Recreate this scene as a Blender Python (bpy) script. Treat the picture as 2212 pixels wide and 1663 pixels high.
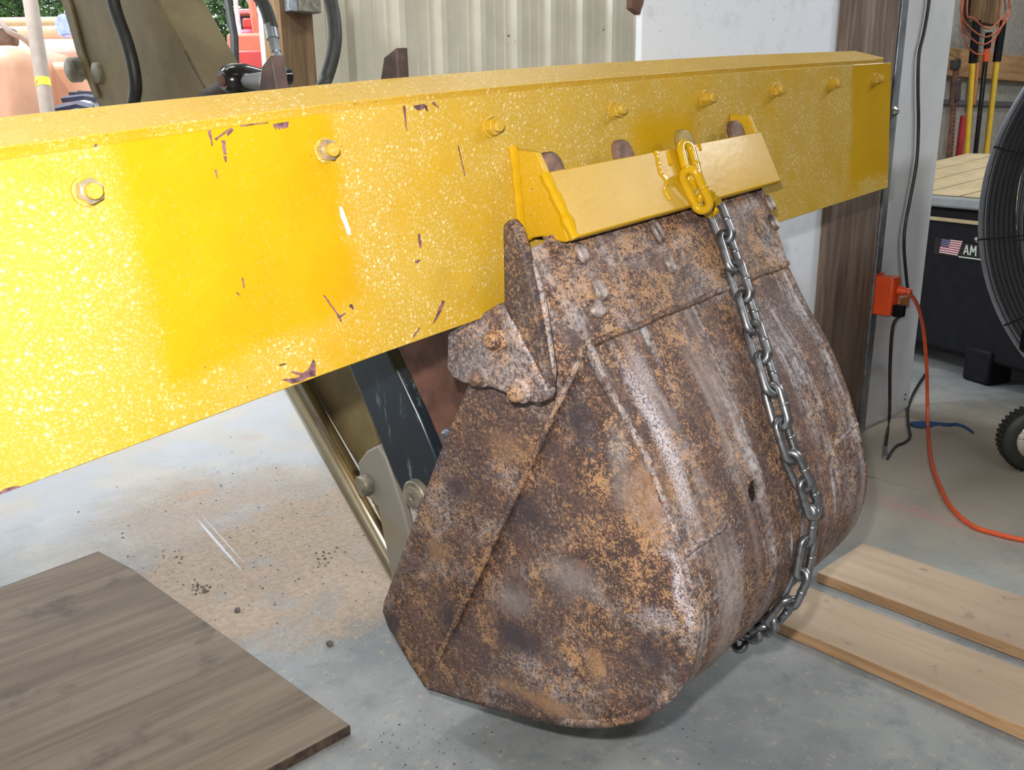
import bpy, bmesh, math, random
from mathutils import Vector as V3, Matrix, noise as mnoise
from math import sin, cos, radians as R, pi

random.seed(7)
sc = bpy.context.scene
for o in list(bpy.data.objects):
    bpy.data.objects.remove(o)
col = sc.collection

# ------------------------------------------------------------------ camera
S = 0.62                                   # metres per survey unit
FPX, CX, CY = 1900.0, 1106.0, 831.5
CAM = V3((0, 0, 1.25 * S))
yaw, pitch, roll = R(47.3), R(16.0), R(0.77)
FH = V3((cos(yaw), sin(yaw), 0)); RT = V3((sin(yaw), -cos(yaw), 0)); UP = V3((0, 0, 1))
FW_ = FH * cos(pitch) - UP * sin(pitch)
U0 = FH * sin(pitch) + UP * cos(pitch)
CR = RT * cos(roll) - U0 * sin(roll)
CU = RT * sin(roll) + U0 * cos(roll)
cam = bpy.data.cameras.new('camera')
camo = bpy.data.objects.new('camera', cam)
col.objects.link(camo)
M = Matrix((CR, CU, -FW_)).transposed().to_4x4(); M.translation = CAM
camo.matrix_world = M
cam.sensor_width = 36.0
cam.lens = 36.0 * FPX / 2212.0
cam.clip_start = 0.02
sc.camera = camo

# ------------------------------------------------------------------ world, sun, flash, fill lights, exposure
sc.view_settings.view_transform = 'Standard'
sc.view_settings.look = 'None'
sc.view_settings.gamma = 1.0
sc.view_settings.use_curve_mapping = False
sc.view_settings.exposure = 0.0
sc.cycles.use_denoising = True
sc.cycles.max_bounces = 6
w = bpy.data.worlds.new('sky'); sc.world = w; w.use_nodes = True
bg = w.node_tree.nodes['Background']
bg.inputs[0].default_value = (0.90, 0.95, 1.0, 1); bg.inputs[1].default_value = 2.2

def light(name, kind, loc, power, color=(1, 1, 1), size=None, sizey=None, aim=None):
    d = bpy.data.lights.new(name, kind); d.energy = power; d.color = color
    if kind == 'AREA':
        d.shape = 'RECTANGLE'; d.size = size; d.size_y = sizey or size
    elif kind == 'SUN':
        d.angle = size
    else:
        d.shadow_soft_size = size
    o = bpy.data.objects.new(name, d); o.location = loc
    if aim is not None:
        o.rotation_euler = (V3(aim) - V3(loc)).to_track_quat('-Z', 'Y').to_euler()
    col.objects.link(o)
    return o
light('sun', 'SUN', (-3, 8, 9), 5.0, (1, .96, .88), R(0.6), aim=(1.5, 6.0, 0))
light('camera_flash', 'POINT', CAM + CU * 0.075 - CR * 0.03, 56.0, (1.0, 0.97, 0.93), 0.012)
for x, y, p in ((0.2, -1.4, 12), (3.3, -1.5, 74), (0.4, 1.7, 20), (2.6, 2.0, 28), (4.3, -0.5, 66), (5.6, 1.2, 24)):
    light('overhead_fill', 'AREA', (x, y, 2.84), p, (.95, .98, 1), 1.2, 0.28, aim=(x, y, 0))  # unseen overhead fills, added to brighten the wall, floor and partition

light('wall_rib_fill', 'AREA', (0.1, 2.75, 2.5), 62, (.86, .93, 1), .5, .3, aim=(3.3, 3.2, 1.3))  # unseen fill added to rake the wall ribs and lift their flanks

# ------------------------------------------------------------------ survey helpers (photo measurements -> world points)
def ray(x, y): return FW_ + CR * ((x - CX) / FPX) - CU * ((y - CY) / FPX)
def hit(x, y, n, p):
    d = ray(x, y); return CAM + d * ((V3(p) - CAM).dot(n) / d.dot(n))
def F(x, y, z=0.0): return hit(x, y, UP, (0, 0, z))
def WY(x, y, Y): return hit(x, y, V3((0, 1, 0)), (0, Y, 0))
def FD(x, y, d): return CAM + ray(x, y) * d
def depth(p): return (V3(p) - CAM).dot(FW_)
def rpx(px, p): return px * depth(p) / FPX
UB = ray(3040, 18).normalized()                       # long axis of blade and bucket
_a = UB.cross(UP).normalized(); _w = _a.cross(UB)
_t = R(-2.5)
VB = (_w * cos(_t) + _a * sin(_t)).normalized()       # up the blade face
NB = VB.cross(UB)
if NB.dot(_a) < 0: NB = -NB                           # out of the blade face
P0 = CAM + ray(187, 413) * (0.94 * S)
FRAME = Matrix((UB, -NB, VB)).transposed().to_4x4(); FRAME.translation = P0
def W(u, v, n): return P0 + (UB * u + VB * v + NB * n) * S
def LU(x, y, u): return hit(x, y, UB, P0 + UB * u * S)
def LN(x, y, n): return hit(x, y, NB, P0 + NB * n * S)
def loc3(p):
    q = (V3(p) - P0) / S
    return q.dot(UB), q.dot(VB), q.dot(NB)

# ------------------------------------------------------------------ materials
class NT:
    def __init__(s, name):
        s.m = bpy.data.materials.new(name); s.m.use_nodes = True
        s.t = s.m.node_tree; s.b = s.t.nodes['Principled BSDF']
        s.tc = s.t.nodes.new('ShaderNodeTexCoord').outputs['Object']
    def n(s, typ, **kw):
        nd = s.t.nodes.new(typ)
        for k, v in kw.items(): setattr(nd, k, v)
        return nd
    def set(s, sock, v):
        if isinstance(v, bpy.types.NodeSocket): s.t.links.new(v, sock)
        elif isinstance(v, (tuple, list)) and len(v) == 3 and sock.type == 'RGBA': sock.default_value = (*v, 1)
        else: sock.default_value = v
    def math(s, op, a, b=0.0, c=None, clamp=False):
        nd = s.n('ShaderNodeMath', operation=op, use_clamp=clamp)
        s.set(nd.inputs[0], a); s.set(nd.inputs[1], b)
        if c is not None: s.set(nd.inputs[2], c)
        return nd.outputs[0]
    def mapping(s, scale=(1, 1, 1), loc=(0, 0, 0), rot=(0, 0, 0)):
        nd = s.n('ShaderNodeMapping'); s.set(nd.inputs[0], s.tc)
        nd.inputs[1].default_value = loc; nd.inputs[2].default_value = rot; nd.inputs[3].default_value = scale
        return nd.outputs[0]
    def noise(s, scale, detail=4.0, rough=0.6, vec=None, dist=0.0):
        nd = s.n('ShaderNodeTexNoise'); s.set(nd.inputs['Vector'], vec or s.tc)
        nd.inputs['Scale'].default_value = scale; nd.inputs['Detail'].default_value = detail
        nd.inputs['Roughness'].default_value = rough; nd.inputs['Distortion'].default_value = dist
        return nd.outputs[0]
    def vor(s, scale, vec=None, feature='F1', rnd=1.0):
        nd = s.n('ShaderNodeTexVoronoi', feature=feature); s.set(nd.inputs['Vector'], vec or s.tc)
        nd.inputs['Scale'].default_value = scale; nd.inputs['Randomness'].default_value = rnd
        return nd.outputs['Distance']
    def rng(s, v, a, b, c=0.0, d=1.0, smooth=True):
        nd = s.n('ShaderNodeMapRange', interpolation_type='SMOOTHSTEP' if smooth else 'LINEAR', clamp=True) if smooth else s.n('ShaderNodeMapRange', clamp=True)
        s.set(nd.inputs[0], v)
        for i, x in zip((1, 2, 3, 4), (a, b, c, d)): nd.inputs[i].default_value = x
        return nd.outputs[0]
    def mix(s, f, a, b, mode='MIX'):
        nd = s.n('ShaderNodeMix', data_type='RGBA', blend_type=mode)
        s.set(nd.inputs[0], f); s.set(nd.inputs[6], a); s.set(nd.inputs[7], b)
        return nd.outputs[2]
    def xyz(s):
        nd = s.n('ShaderNodeSeparateXYZ'); s.set(nd.inputs[0], s.tc); return nd.outputs
    def blob(s, c, r, soft=0.5, warp=None, amt=0.0):
        """1 inside an ellipsoid of radii r about c, fading out over its outer part."""
        nd = s.n('ShaderNodeMapping', vector_type='POINT'); s.set(nd.inputs[0], s.tc)
        nd.inputs[3].default_value = tuple(1 / q for q in r)
        nd.inputs[1].default_value = tuple(-a / q for a, q in zip(c, r))
        ln = s.n('ShaderNodeVectorMath', operation='LENGTH'); s.set(ln.inputs[0], nd.outputs[0])
        d = ln.outputs['Value']
        if warp is not None: d = s.math('ADD', d, s.math('MULTIPLY', s.math('SUBTRACT', warp, 0.5), amt))
        return s.rng(d, 1.0, 1.0 - soft, 0.0, 1.0)
    def bump(s, h, strength=0.3, dist=0.002):
        nd = s.n('ShaderNodeBump'); nd.inputs['Strength'].default_value = strength; nd.inputs['Distance'].default_value = dist
        s.set(nd.inputs['Height'], h); s.t.links.new(nd.outputs[0], s.b.inputs['Normal'])
    def out(s, color, rough=0.6, metal=0.0, spec=0.5):
        s.set(s.b.inputs['Base Color'], color); s.set(s.b.inputs['Roughness'], rough)
        s.set(s.b.inputs['Metallic'], metal); s.b.inputs['Specular IOR Level'].default_value = spec
        return s.m

def plain(name, c, rough=0.6, metal=0.0, var=0.12, scale=30, bump=0.0, spec=0.5):
    t = NT(name); f = t.noise(scale, 4)
    c2 = tuple(max(0, x * (1 - var * 2)) for x in c); c1 = tuple(min(1, x * (1 + var)) for x in c)
    if bump: t.bump(t.noise(scale * 4, 3), bump, .001)
    return t.out(t.mix(t.rng(f, .3, .7), c2, c1), rough, metal, spec)

def make_rust(name, streaks=0.0, marks=True, dark=0.0, bright=1.0, grey=0.0, och=0.0):
    t = NT(name)
    fine = t.noise(400, 3, .75); mid = t.noise(130, 6, .8, dist=.3); big = t.noise(9, 6, .65, dist=.4); big2 = t.noise(13, 5, .65, vec=t.mapping(loc=(3, 7, 1)))
    hue = t.noise(24, 6, .7, vec=t.mapping(loc=(9, 2, 5)))
    mx = t.math('ADD', t.math('MULTIPLY', fine, .5), t.math('MULTIPLY', mid, .5))
    b = bright
    dk = (.050 * b, .029 * b, .026 * b); br = (.175 * b, .094 * b, .064 * b); og = (.40 * b, .222 * b, .108 * b); gy = (.36 * b, .34 * b, .35 * b); pl = (.042 * b, .032 * b, .037 * b)
    c = t.mix(t.rng(t.math('ADD', mx, t.math('MULTIPLY', t.math('SUBTRACT', big, .5), .45)), .43, .54), dk, br)
    c = t.mix(t.math('MULTIPLY', t.rng(t.math('ADD', t.math('MULTIPLY', mx, .75), t.math('MULTIPLY', hue, .40)), .575 - och, .645 - och), .92), c, og)
    c = t.mix(t.math('MULTIPLY', t.rng(hue, .42, .34), .5), c, (.15, .08, .068))
    # grey worn steel in patches
    g = t.math('MULTIPLY', t.rng(big2, .47 - grey, .66 - grey), t.rng(t.noise(200, 4, .75, vec=t.mapping(loc=(1, 5, 3))), .40, .58))
    c = t.mix(t.math('MULTIPLY', g, .58), c, gy)
    # dark old paint / oil patches
    d = t.math('MULTIPLY', t.rng(t.math('ADD', big, dark), .485, .575), t.rng(t.noise(260, 3, .7, vec=t.mapping(loc=(4, 4, 4))), .36, .56))
    c = t.mix(t.math('MULTIPLY', d, .85), c, pl)
    pits = t.math('MULTIPLY', t.rng(t.noise(430, 2, .6, vec=t.mapping(loc=(8, 1, 2))), .56, .64), .75)
    c = t.mix(pits, c, (.05, .032, .032))
    if streaks:
        st = t.noise(1.0, 5, .65, vec=t.mapping(scale=(42, 3, 3)))
        st2 = t.noise(1.0, 4, .6, vec=t.mapping(scale=(17, 2, 1.6), loc=(3, 3, 3)))
        s1 = t.math('MULTIPLY', t.math('MULTIPLY', t.rng(st, .53, .67), t.rng(big2, .38, .56, .25, 1.0)), t.rng(mid, .38, .56))
        c = t.mix(t.math('MULTIPLY', s1, streaks), c, (.42, .40, .41))
        c = t.mix(t.math('MULTIPLY', t.rng(st2, .56, .72), streaks * .5), c, (.34, .29, .27))
        c = t.mix(t.math('MULTIPLY', t.rng(st2, .44, .32), streaks * .45), c, (.11, .062, .048))
    if marks:
        for (cc, rr, amt) in RUST_MARKS:
            mk = t.blob(cc, rr, .8, t.noise(30, 5, .7), .8)
            mk = t.math('MULTIPLY', mk, t.math('MULTIPLY', t.rng(fine, .34, .60), amt))
            c = t.mix(mk, c, (.53, .475, .50))
        for lst, cl in ((DARK_MARKS, (.040, .030, .036)), (GREY_MARKS, (.24, .22, .215)), (OCH_MARKS, (.30, .165, .082))):
            for ((cc, rr), amt) in lst:
                mk = t.blob(cc, rr, .9, t.noise(22, 6, .75), 1.3)
                c = t.mix(t.math('MULTIPLY', t.math('MULTIPLY', mk, amt), t.rng(mid, .22, .44)), c, cl)
    t.bump(t.math('ADD', t.math('MULTIPLY', mid, 1.0), t.math('MULTIPLY', fine, .6)), .45, .0022)
    return t.out(c, t.rng(big2, .4, .65, .66, .48), 0.0, .42)

def mark_at(u, v, n, ru, rv):
    return ((u * S, -n * S, v * S), (ru * S, .08, rv * S))

# ------------------------------------------------------------------ mesh builder and scene graph helpers
class MB:
    def __init__(s): s.v, s.f = [], []
    def add(s, vs, fs):
        o = len(s.v); s.v += [V3(p) for p in vs]; s.f += [tuple(i + o for i in f) for f in fs]; return s
    def prism(s, pts, vec):
        vec = V3(vec); n = len(pts); a = [V3(p) for p in pts]
        nrm = V3((0, 0, 0))
        for i in range(n): nrm += (a[i] - a[0]).cross(a[(i + 1) % n] - a[0])
        if nrm.dot(vec) > 0: a = a[::-1]
        vs = a + [p + vec for p in a]
        fs = [tuple(range(n)), tuple(range(2 * n - 1, n - 1, -1))]
        fs += [(i, i + n, (i + 1) % n + n, (i + 1) % n) for i in range(n)]
        return s.add(vs, fs)
    def obox(s, o, a, b, c):
        o, a, b, c = map(V3, (o, a, b, c))
        return s.prism([o, o + a, o + a + b, o + b], c)
    def box(s, x0, x1, y0, y1, z0, z1): return s.obox((x0, y0, z0), (x1 - x0, 0, 0), (0, y1 - y0, 0), (0, 0, z1 - z0))
    def tube(s, pts, r, seg=10, closed=False, cap=True):
        pts = [V3(p) for p in pts]; n = len(pts)
        rr = r if isinstance(r, (list, tuple)) else [r] * n
        prev = None; rings = []
        for i in range(n):
            a = pts[(i - 1) % n] if (closed or i > 0) else pts[i]
            b = pts[(i + 1) % n] if (closed or i < n - 1) else pts[i]
            t = (b - a).normalized()
            if prev is None:
                x = t.cross(V3((0, 0, 1)))
                if x.length < .05: x = t.cross(V3((0, 1, 0)))
            else:
                x = prev - t * prev.dot(t)
            x.normalize(); prev = x; y = t.cross(x)
            rings.append([pts[i] + (x * cos(2 * pi * k / seg) + y * sin(2 * pi * k / seg)) * rr[i] for k in range(seg)])
        vs = [p for g in rings for p in g]; fs = []
        for i in range(n if closed else n - 1):
            for k in range(seg):
                A = i * seg; B = ((i + 1) % n) * seg
                fs.append((A + k, A + (k + 1) % seg, B + (k + 1) % seg, B + k))
        if not closed and cap: fs += [tuple(range(seg - 1, -1, -1)), tuple(range((n - 1) * seg, n * seg))]
        return s.add(vs, fs)
    def lathe(s, o, axis, prof, seg=20):
        """prof: (distance along axis, radius) pairs"""
        o = V3(o); ax = V3(axis).normalized(); x = ax.cross(V3((0, 0, 1)))
        if x.length < .05: x = ax.cross(V3((0, 1, 0)))
        x.normalize(); y = ax.cross(x); vs = []; fs = []
        for h, r in prof:
            for k in range(seg): vs.append(o + ax * h + (x * cos(2 * pi * k / seg) + y * sin(2 * pi * k / seg)) * r)
        m = len(prof)
        for i in range(m - 1):
            for k in range(seg):
                fs.append((i * seg + k, i * seg + (k + 1) % seg, (i + 1) * seg + (k + 1) % seg, (i + 1) * seg + k))
        fs += [tuple(range(seg - 1, -1, -1)), tuple(range((m - 1) * seg, m * seg))]
        return s.add(vs, fs)
    def build(s, name, mat, root=None, smooth=False, bevel=0.0, seg=2, solid=None, angle=35):
        inv = root.matrix_world.inverted() if root is not None else Matrix()
        me = bpy.data.meshes.new(name)
        me.from_pydata([inv @ p for p in s.v], [], s.f); me.validate()
        bm = bmesh.new(); bm.from_mesh(me); bmesh.ops.recalc_face_normals(bm, faces=bm.faces); bm.to_mesh(me); bm.free()
        me.materials.append(mat)
        o = bpy.data.objects.new(name, me); col.objects.link(o)
        if root is not None:
            o.parent = root; WM[o.name] = root
        if solid:
            md = o.modifiers.new('thickness', 'SOLIDIFY'); md.thickness = solid; md.offset = -1
        if bevel:
            md = o.modifiers.new('edges', 'BEVEL'); md.width = bevel; md.segments = seg; md.limit_method = 'ANGLE'; md.angle_limit = R(30)
        if smooth or bevel:
            me.polygons.foreach_set('use_smooth', [True] * len(me.polygons))
            me.set_sharp_from_angle(angle=R(angle))
        return o
WM = {}
class _Part:
    """lets a part act as the root of sub-parts: its frame is its thing's frame"""
def sub(mb, name, mat, part, **kw):
    """a sub-part of `part`; built in the frame of the part's thing"""
    root = part.parent
    o = mb.build(name, mat, root, **kw); o.parent = part
    return o
def tag(o, label=None, cat=None, group=None, kind=None):
    if label: o['label'] = label
    if cat: o['category'] = cat
    if group: o['group'] = group
    if kind: o['kind'] = kind
    return o
def thing(name, loc, label, cat, group=None, frame=None):
    o = bpy.data.objects.new(name, None); o.empty_display_size = .05
    o.matrix_world = frame if frame is not None else Matrix.Translation(V3(loc))
    col.objects.link(o); bpy.context.view_layer.update()
    return tag(o, label, cat, group)
def structure(name, loc=(0, 0, 0)):
    o = bpy.data.objects.new(name, None); o.location = loc; col.objects.link(o); o['kind'] = 'structure'
    bpy.context.view_layer.update(); return o
def spline(pts, k=8):
    """Catmull-Rom through the points"""
    pts = [V3(p) for p in pts]; out = []
    for i in range(len(pts) - 1):
        p0 = pts[max(i - 1, 0)]; p1 = pts[i]; p2 = pts[i + 1]; p3 = pts[min(i + 2, len(pts) - 1)]
        for j in range(k):
            t = j / k
            out.append(.5 * (2 * p1 + (p2 - p0) * t + (2 * p0 - 5 * p1 + 4 * p2 - p3) * t * t + (3 * p1 - p0 - 3 * p2 + p3) * t ** 3))
    out.append(pts[-1]); return out

# bucket cross-section (v up the face, n out of it), survey units
PROF = [(-.045, .008), (-.175, .075), (-.315, .152), (-.402, .197), (-.477, .244), (-.562, .280), (-.634, .304), (-.70, .321), (-.76, .328), (-.82, .320), (-.88, .298), (-.947, .250), (-1.0, .180), (-1.045, .085), (-1.08, -.04), (-1.135, -.33)]
BU0, BU1, INS = .580, 1.320, .05
def prof_hit(x, y, off=0.0):
    """first crossing of a sight line with the outer skin of the bucket"""
    d = ray(x, y); best = None
    o2 = (CAM - P0) / S; ov, on = o2.dot(VB), o2.dot(NB); dv, dn = d.dot(VB) / S, d.dot(NB) / S
    for (v1, n1), (v2, n2) in zip(PROF[:-1], PROF[1:]):
        tv, tn = v2 - v1, n2 - n1; L = math.hypot(tv, tn); mv, mn = -tn / L, tv / L
        if mn < 0 and n1 > 0: pass
        den = dv * mv + dn * mn
        if abs(den) < 1e-9: continue
        s = ((v1 - ov) * mv + (n1 - on) * mn) / den
        k = ((ov + dv * s - v1) * tv + (on + dn * s - n1) * tn) / (L * L)
        if -.002 <= k <= 1.002 and s > 0 and (best is None or s < best[0]): best = (s, (mv, mn), (tv / L, tn / L))
    if best is None: return None
    p = CAM + d * best[0]
    mv, mn = best[1]
    nrm = VB * mv + NB * mn
    if nrm.dot(d) > 0: nrm = -nrm
    tan = VB * best[2][0] + NB * best[2][1]
    return p + nrm * off * S, nrm, tan

RUST_MARKS = []
def rm(x, y, ru, rv, amt):
    h = prof_hit(x, y)
    if h:
        u, v, n = loc3(h[0]); RUST_MARKS.append((*mark_at(u, v, n, ru, rv), amt))
rm(1400, 880, .030, .10, .85); rm(1450, 990, .030, .10, .95); rm(1480, 1080, .022, .07, .7)
rm(1390, 800, .02, .05, .4)
DARK_MARKS = []
def side_mark(x, y, a, b, amt, lst, inset=.03):
    u, v, n = loc3(LU(x, y, BU0 + inset)); lst.append((((u * S, -n * S, v * S), (.06, a * S, b * S)), amt))
for x, y, a, b, amt in ((1468, 1270, .016, .060, .9), (1490, 1330, .016, .040, .9), (1430, 1330, .05, .03, .5), (1400, 1420, .03, .02, .3)):
    u, v, n = loc3(LU(x, y, BU0 + .045)); RUST_MARKS.append(((u * S, -n * S, v * S), (.02, a * S, b * S), amt))
rm(1800, 1000, .012, .08, .9); rm(1730, 1190, .012, .10, .5); rm(1410, 510, .02, .07, .7); rm(1845, 925, .03, .03, .7); rm(1500, 1185, .06, .012, .9)
for mk in ((1240, 920, .06, .07, .75), (1150, 1110, .07, .05, .7), (1130, 1370, .12, .05, .75), (990, 1330, .07, .08, .7), (1000, 1040, .05, .06, .7), (870, 1330, .05, .08, .6), (1400, 1420, .07, .07, .6)):
    side_mark(*mk[:4], mk[4] * 1.3, DARK_MARKS)
GREY_MARKS = []
for mk in ((1230, 1240, .10, .06, .6), (1120, 1290, .08, .05, .5), (1330, 1010, .03, .12, .35)):
    side_mark(*mk, GREY_MARKS)
OCH_MARKS = []
for mk in ((1385, 1080, .06, .10, .6), (1180, 1500, .16, .03, .7), (1290, 1430, .03, .05, .6), (960, 1180, .05, .05, .5), (1100, 960, .06, .05, .4)):
    side_mark(*mk, OCH_MARKS)

RUST = make_rust('rust_weathered_steel', 0.0)
RUSTW = make_rust('rust_scraped_steel', 1.0)
RUSTL = make_rust('rust_lip_plate', .45, marks=False, bright=1.0, och=.03)
RUSTG = make_rust('rust_grey_plate', .25, marks=False, dark=0.0, bright=1.1, grey=.16)
RUSTD = make_rust('rust_dark_bar', 0.0, marks=False, dark=.09, bright=.75)
RUSTB = plain('rust_brown_plate', (.155, .068, .045), .7, var=.22, scale=22, bump=.3)
TOOTH = plain('rust_tooth', (.15, .085, .06), .65, var=.3, scale=60, bump=.4)

def make_paint(name, speck=1.0, patches=(), spec=.35):
    t = NT(name); x, y, z = t.xyz()
    clean = None
    wob = t.math('MULTIPLY', t.math('SUBTRACT', t.noise(22, 3), .5), .03)
    for (u0, u1, v0, v1, slope, soft) in patches:
        zz = t.math('SUBTRACT', z, t.math('MULTIPLY', x, slope))
        fx = t.math('MULTIPLY', t.rng(t.math('ADD', x, wob), u0 * S - soft, u0 * S + soft), t.rng(t.math('ADD', x, wob), u1 * S + soft, u1 * S - soft))
        fz = t.math('MULTIPLY', t.rng(t.math('ADD', zz, wob), v0 * S - soft, v0 * S + soft), t.rng(zz, v1 * S + soft, v1 * S - soft))
        f = t.math('MULTIPLY', fx, fz)
        clean = f if clean is None else t.math('MAXIMUM', clean, f)
    dirt = t.math('MULTIPLY', t.rng(t.noise(7, 4, .6), .25, .62, .25, 1.0), speck)
    if clean is not None: dirt = t.math('MULTIPLY', dirt, t.math('SUBTRACT', 1.0, t.math('MULTIPLY', clean, .93)))
    warp = t.n('ShaderNodeTexNoise'); t.set(warp.inputs['Vector'], t.tc); warp.inputs['Scale'].default_value = 40
    vm = t.n('ShaderNodeVectorMath', operation='MULTIPLY_ADD'); t.set(vm.inputs[0], warp.outputs['Color']); vm.inputs[1].default_value = (.004,) * 3; t.set(vm.inputs[2], t.tc)
    spots = t.rng(t.vor(150, vm.outputs[0]), .30, .13)
    spots2 = t.math('MULTIPLY', t.rng(t.vor(340, vm.outputs[0]), .42, .20), .6)
    gate = t.rng(t.noise(28, 4), .34, .56, .15, 1.0)
    sp = t.math('MULTIPLY', t.math('MULTIPLY', t.math('MAXIMUM', spots, spots2), gate), dirt)
    base = t.mix(t.rng(t.noise(12, 4), .3, .7), (.425, .236, .002), (.47, .266, .003))
    base = t.mix(t.math('MULTIPLY', dirt, .42), base, (.36, .265, .055))
    fd = t.math('MULTIPLY', t.math('MULTIPLY', t.rng(t.noise(420, 2), .5, .62), .4), dirt)
    base = t.mix(fd, base, (.43, .33, .13))
    base = t.mix(t.math('MULTIPLY', sp, .85), base, (.62, .50, .27))
    nick = t.math('MULTIPLY', t.rng(t.noise(170, 2, .5, vec=t.mapping(loc=(6, 2, 8))), .735, .76), .8)
    base = t.mix(nick, base, (.12, .06, .05))
    t.bump(t.math('ADD', t.math('MULTIPLY', sp, .9), t.math('MULTIPLY', t.noise(90, 2), .5)), .35, .0012)
    return t.out(base, t.math('ADD', t.math('MULTIPLY', dirt, .38), .27), 0, spec)
PAINT = make_paint('yellow_blade_paint', 1.0, ((.035, .33, -.245, .20, .14, .012), (1.93, 3.0, -.25, .6, 0, .010), (.985, 1.20, -.075, .0, 0, .022)))
PAINTC = make_paint('yellow_cap_paint', .8)
PAINTB = make_paint('yellow_bracket_paint', .30, ((.99, 1.28, -.3, .2, 0, .03),), .18)
PAINTG = plain('yellow_gloss_paint', (.47, .265, .003), .14, var=.06, scale=20, spec=.7)
CHIP = plain('chipped_primer', (.17, .075, .085), .7, var=.4, scale=120)

def make_wood(name, c1, c2, axis='x', scale=1.0, bump=.15, stain=None, rough=.75):
    t = NT(name); st = dict(x=(3, 45, 45), y=(45, 3, 45), z=(45, 45, 3))[axis]
    g = t.noise(1.0, 6, .7, vec=t.mapping(scale=tuple(q * scale for q in st)), dist=.6)
    b = t.noise(4 * scale, 4, .6, vec=t.mapping(scale=tuple(1 if q > 9 else .4 for q in st)))
    c = t.mix(t.rng(g, .34, .66), c1, c2)
    c = t.mix(t.math('MULTIPLY', t.rng(b, .42, .68), .5), c, tuple(x * .55 for x in c1))
    if stain:
        c = t.mix(t.math('MULTIPLY', t.rng(t.noise(stain[0], 5, .6, vec=t.mapping(loc=(5, 1, 9))), stain[1], stain[1] + .14), stain[2]), c, stain[3])
    t.bump(g, bump, .003)
    return t.out(c, rough, 0, .3)
POSTW = make_wood('weathered_post_wood', (.12, .085, .066), (.27, .205, .16), 'z', 1.0, .5)
POSTB = make_wood('brown_post_wood', (.11, .062, .028), (.24, .15, .075), 'z', .7, .3)
PLYG = make_wood('grey_plywood', (.13, .10, .074), (.195, .155, .118), 'x', .8, .10, (9, .58, .65, (.06, .052, .048)))
PLYT = make_wood('tan_plywood', (.42, .315, .22), (.52, .395, .285), 'y', .5, .06, (30, .60, .6, (.15, .115, .09)))
PLYE = make_wood('plywood_edge', (.32, .185, .09), (.50, .31, .17), 'y', 1.2, .2)
GIRT = make_wood('girt_wood', (.26, .14, .06), (.42, .25, .12), 'x', .5, .1)

t = NT('concrete'); WARPF = t.noise(9, 5, .65)
c = t.mix(t.rng(t.noise(3.2, 6, .65), .33, .66), (.165, .178, .182), (.275, .285, .283))
c = t.mix(t.math('MULTIPLY', t.rng(t.noise(24, 5, .7), .50, .66), .55), c, (.15, .165, .18))
c = t.mix(t.math('MULTIPLY', t.rng(t.noise(60, 4, .7, vec=t.mapping(loc=(2, 8, 0))), .58, .66), .5), c, (.40, .34, .26))
def fblob(x, y, rx, ry, rot=0, soft=.6, amt=.8):
    p = F(x, y); return t.blob((p.x, p.y, 0), (rx, ry, 1), soft, WARPF, amt)
pale = fblob(330, 960, .95, .75, soft=.5, amt=.7)  # pale dusty floor near the doorway, with daylight also put into the colour
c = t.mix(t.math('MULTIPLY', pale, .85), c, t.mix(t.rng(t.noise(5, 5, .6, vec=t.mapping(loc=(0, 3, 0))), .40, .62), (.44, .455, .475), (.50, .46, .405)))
gate = t.math('MULTIPLY', t.rng(t.noise(7, 5, .6, vec=t.mapping(loc=(4, 4, 0))), .30, .50, .35, 1), t.rng(t.noise(160, 3, .7), .22, .45, .65, 1))
sand = t.math('MULTIPLY', t.math('MAXIMUM', fblob(700, 1190, .42, .36, soft=.35, amt=.9), t.math('MULTIPLY', fblob(500, 1120, .40, .42, soft=.7), .75)), gate)
c = t.mix(t.math('MULTIPLY', sand, .95), c, t.mix(t.rng(t.noise(85, 4, .7), .3, .7), (.30, .225, .165), (.42, .33, .25)))
green = fblob(1990, 1190, .25, .5, soft=.8)
c = t.mix(t.math('MULTIPLY', green, .35), c, (.46, .48, .42))
dusty = fblob(2080, 1000, .75, .75, soft=.7)
c = t.mix(t.math('MULTIPLY', dusty, .85), c, (.48, .42, .335))
chalk = fblob(1985, 1105, .05, .32, soft=.9)
c = t.mix(t.math('MULTIPLY', chalk, t.math('MULTIPLY', t.rng(t.noise(40, 4, .7), .35, .65), .75)), c, (.55, .30, .27))
for (x, y, a, b_, cc, m) in ((545, 945, .05, .05, (.45, .28, .2), .4), (430, 1065, .06, .03, (.50, .30, .18), .5), (560, 1240, .06, .05, (.45, .28, .18), .4)):
    c = t.mix(t.math('MULTIPLY', fblob(x, y, a, b_, soft=.9), m), c, cc)
sc0, sc1 = F(425, 1120), F(522, 1232); ang = math.atan2(sc1.y - sc0.y, sc1.x - sc0.x); mp = (sc0 + sc1) / 2
for off, wd, am in ((0, .0035, .9), (.016, .002, .5)):
    nd = t.n('ShaderNodeMapping', vector_type='TEXTURE'); t.set(nd.inputs[0], t.tc); nd.inputs[1].default_value = (mp.x + off, mp.y + off, 0); nd.inputs[2].default_value = (0, 0, ang); nd.inputs[3].default_value = ((sc1 - sc0).length * .6, wd, 1)
    ln = t.n('ShaderNodeVectorMath', operation='LENGTH'); t.set(ln.inputs[0], nd.outputs[0])
    c = t.mix(t.math('MULTIPLY', t.rng(ln.outputs['Value'], 1.0, .5), am), c, (.60, .64, .74))
spk = t.rng(t.noise(150, 2, .5, vec=t.mapping(loc=(7, 7, 0))), .70, .735)
c = t.mix(t.math('MULTIPLY', spk, .75), c, (.10, .08, .07))
spw = t.rng(t.noise(190, 2, .5, vec=t.mapping(loc=(1, 9, 0))), .755, .78)
c = t.mix(spw, c, (.62, .6, .57))
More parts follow.
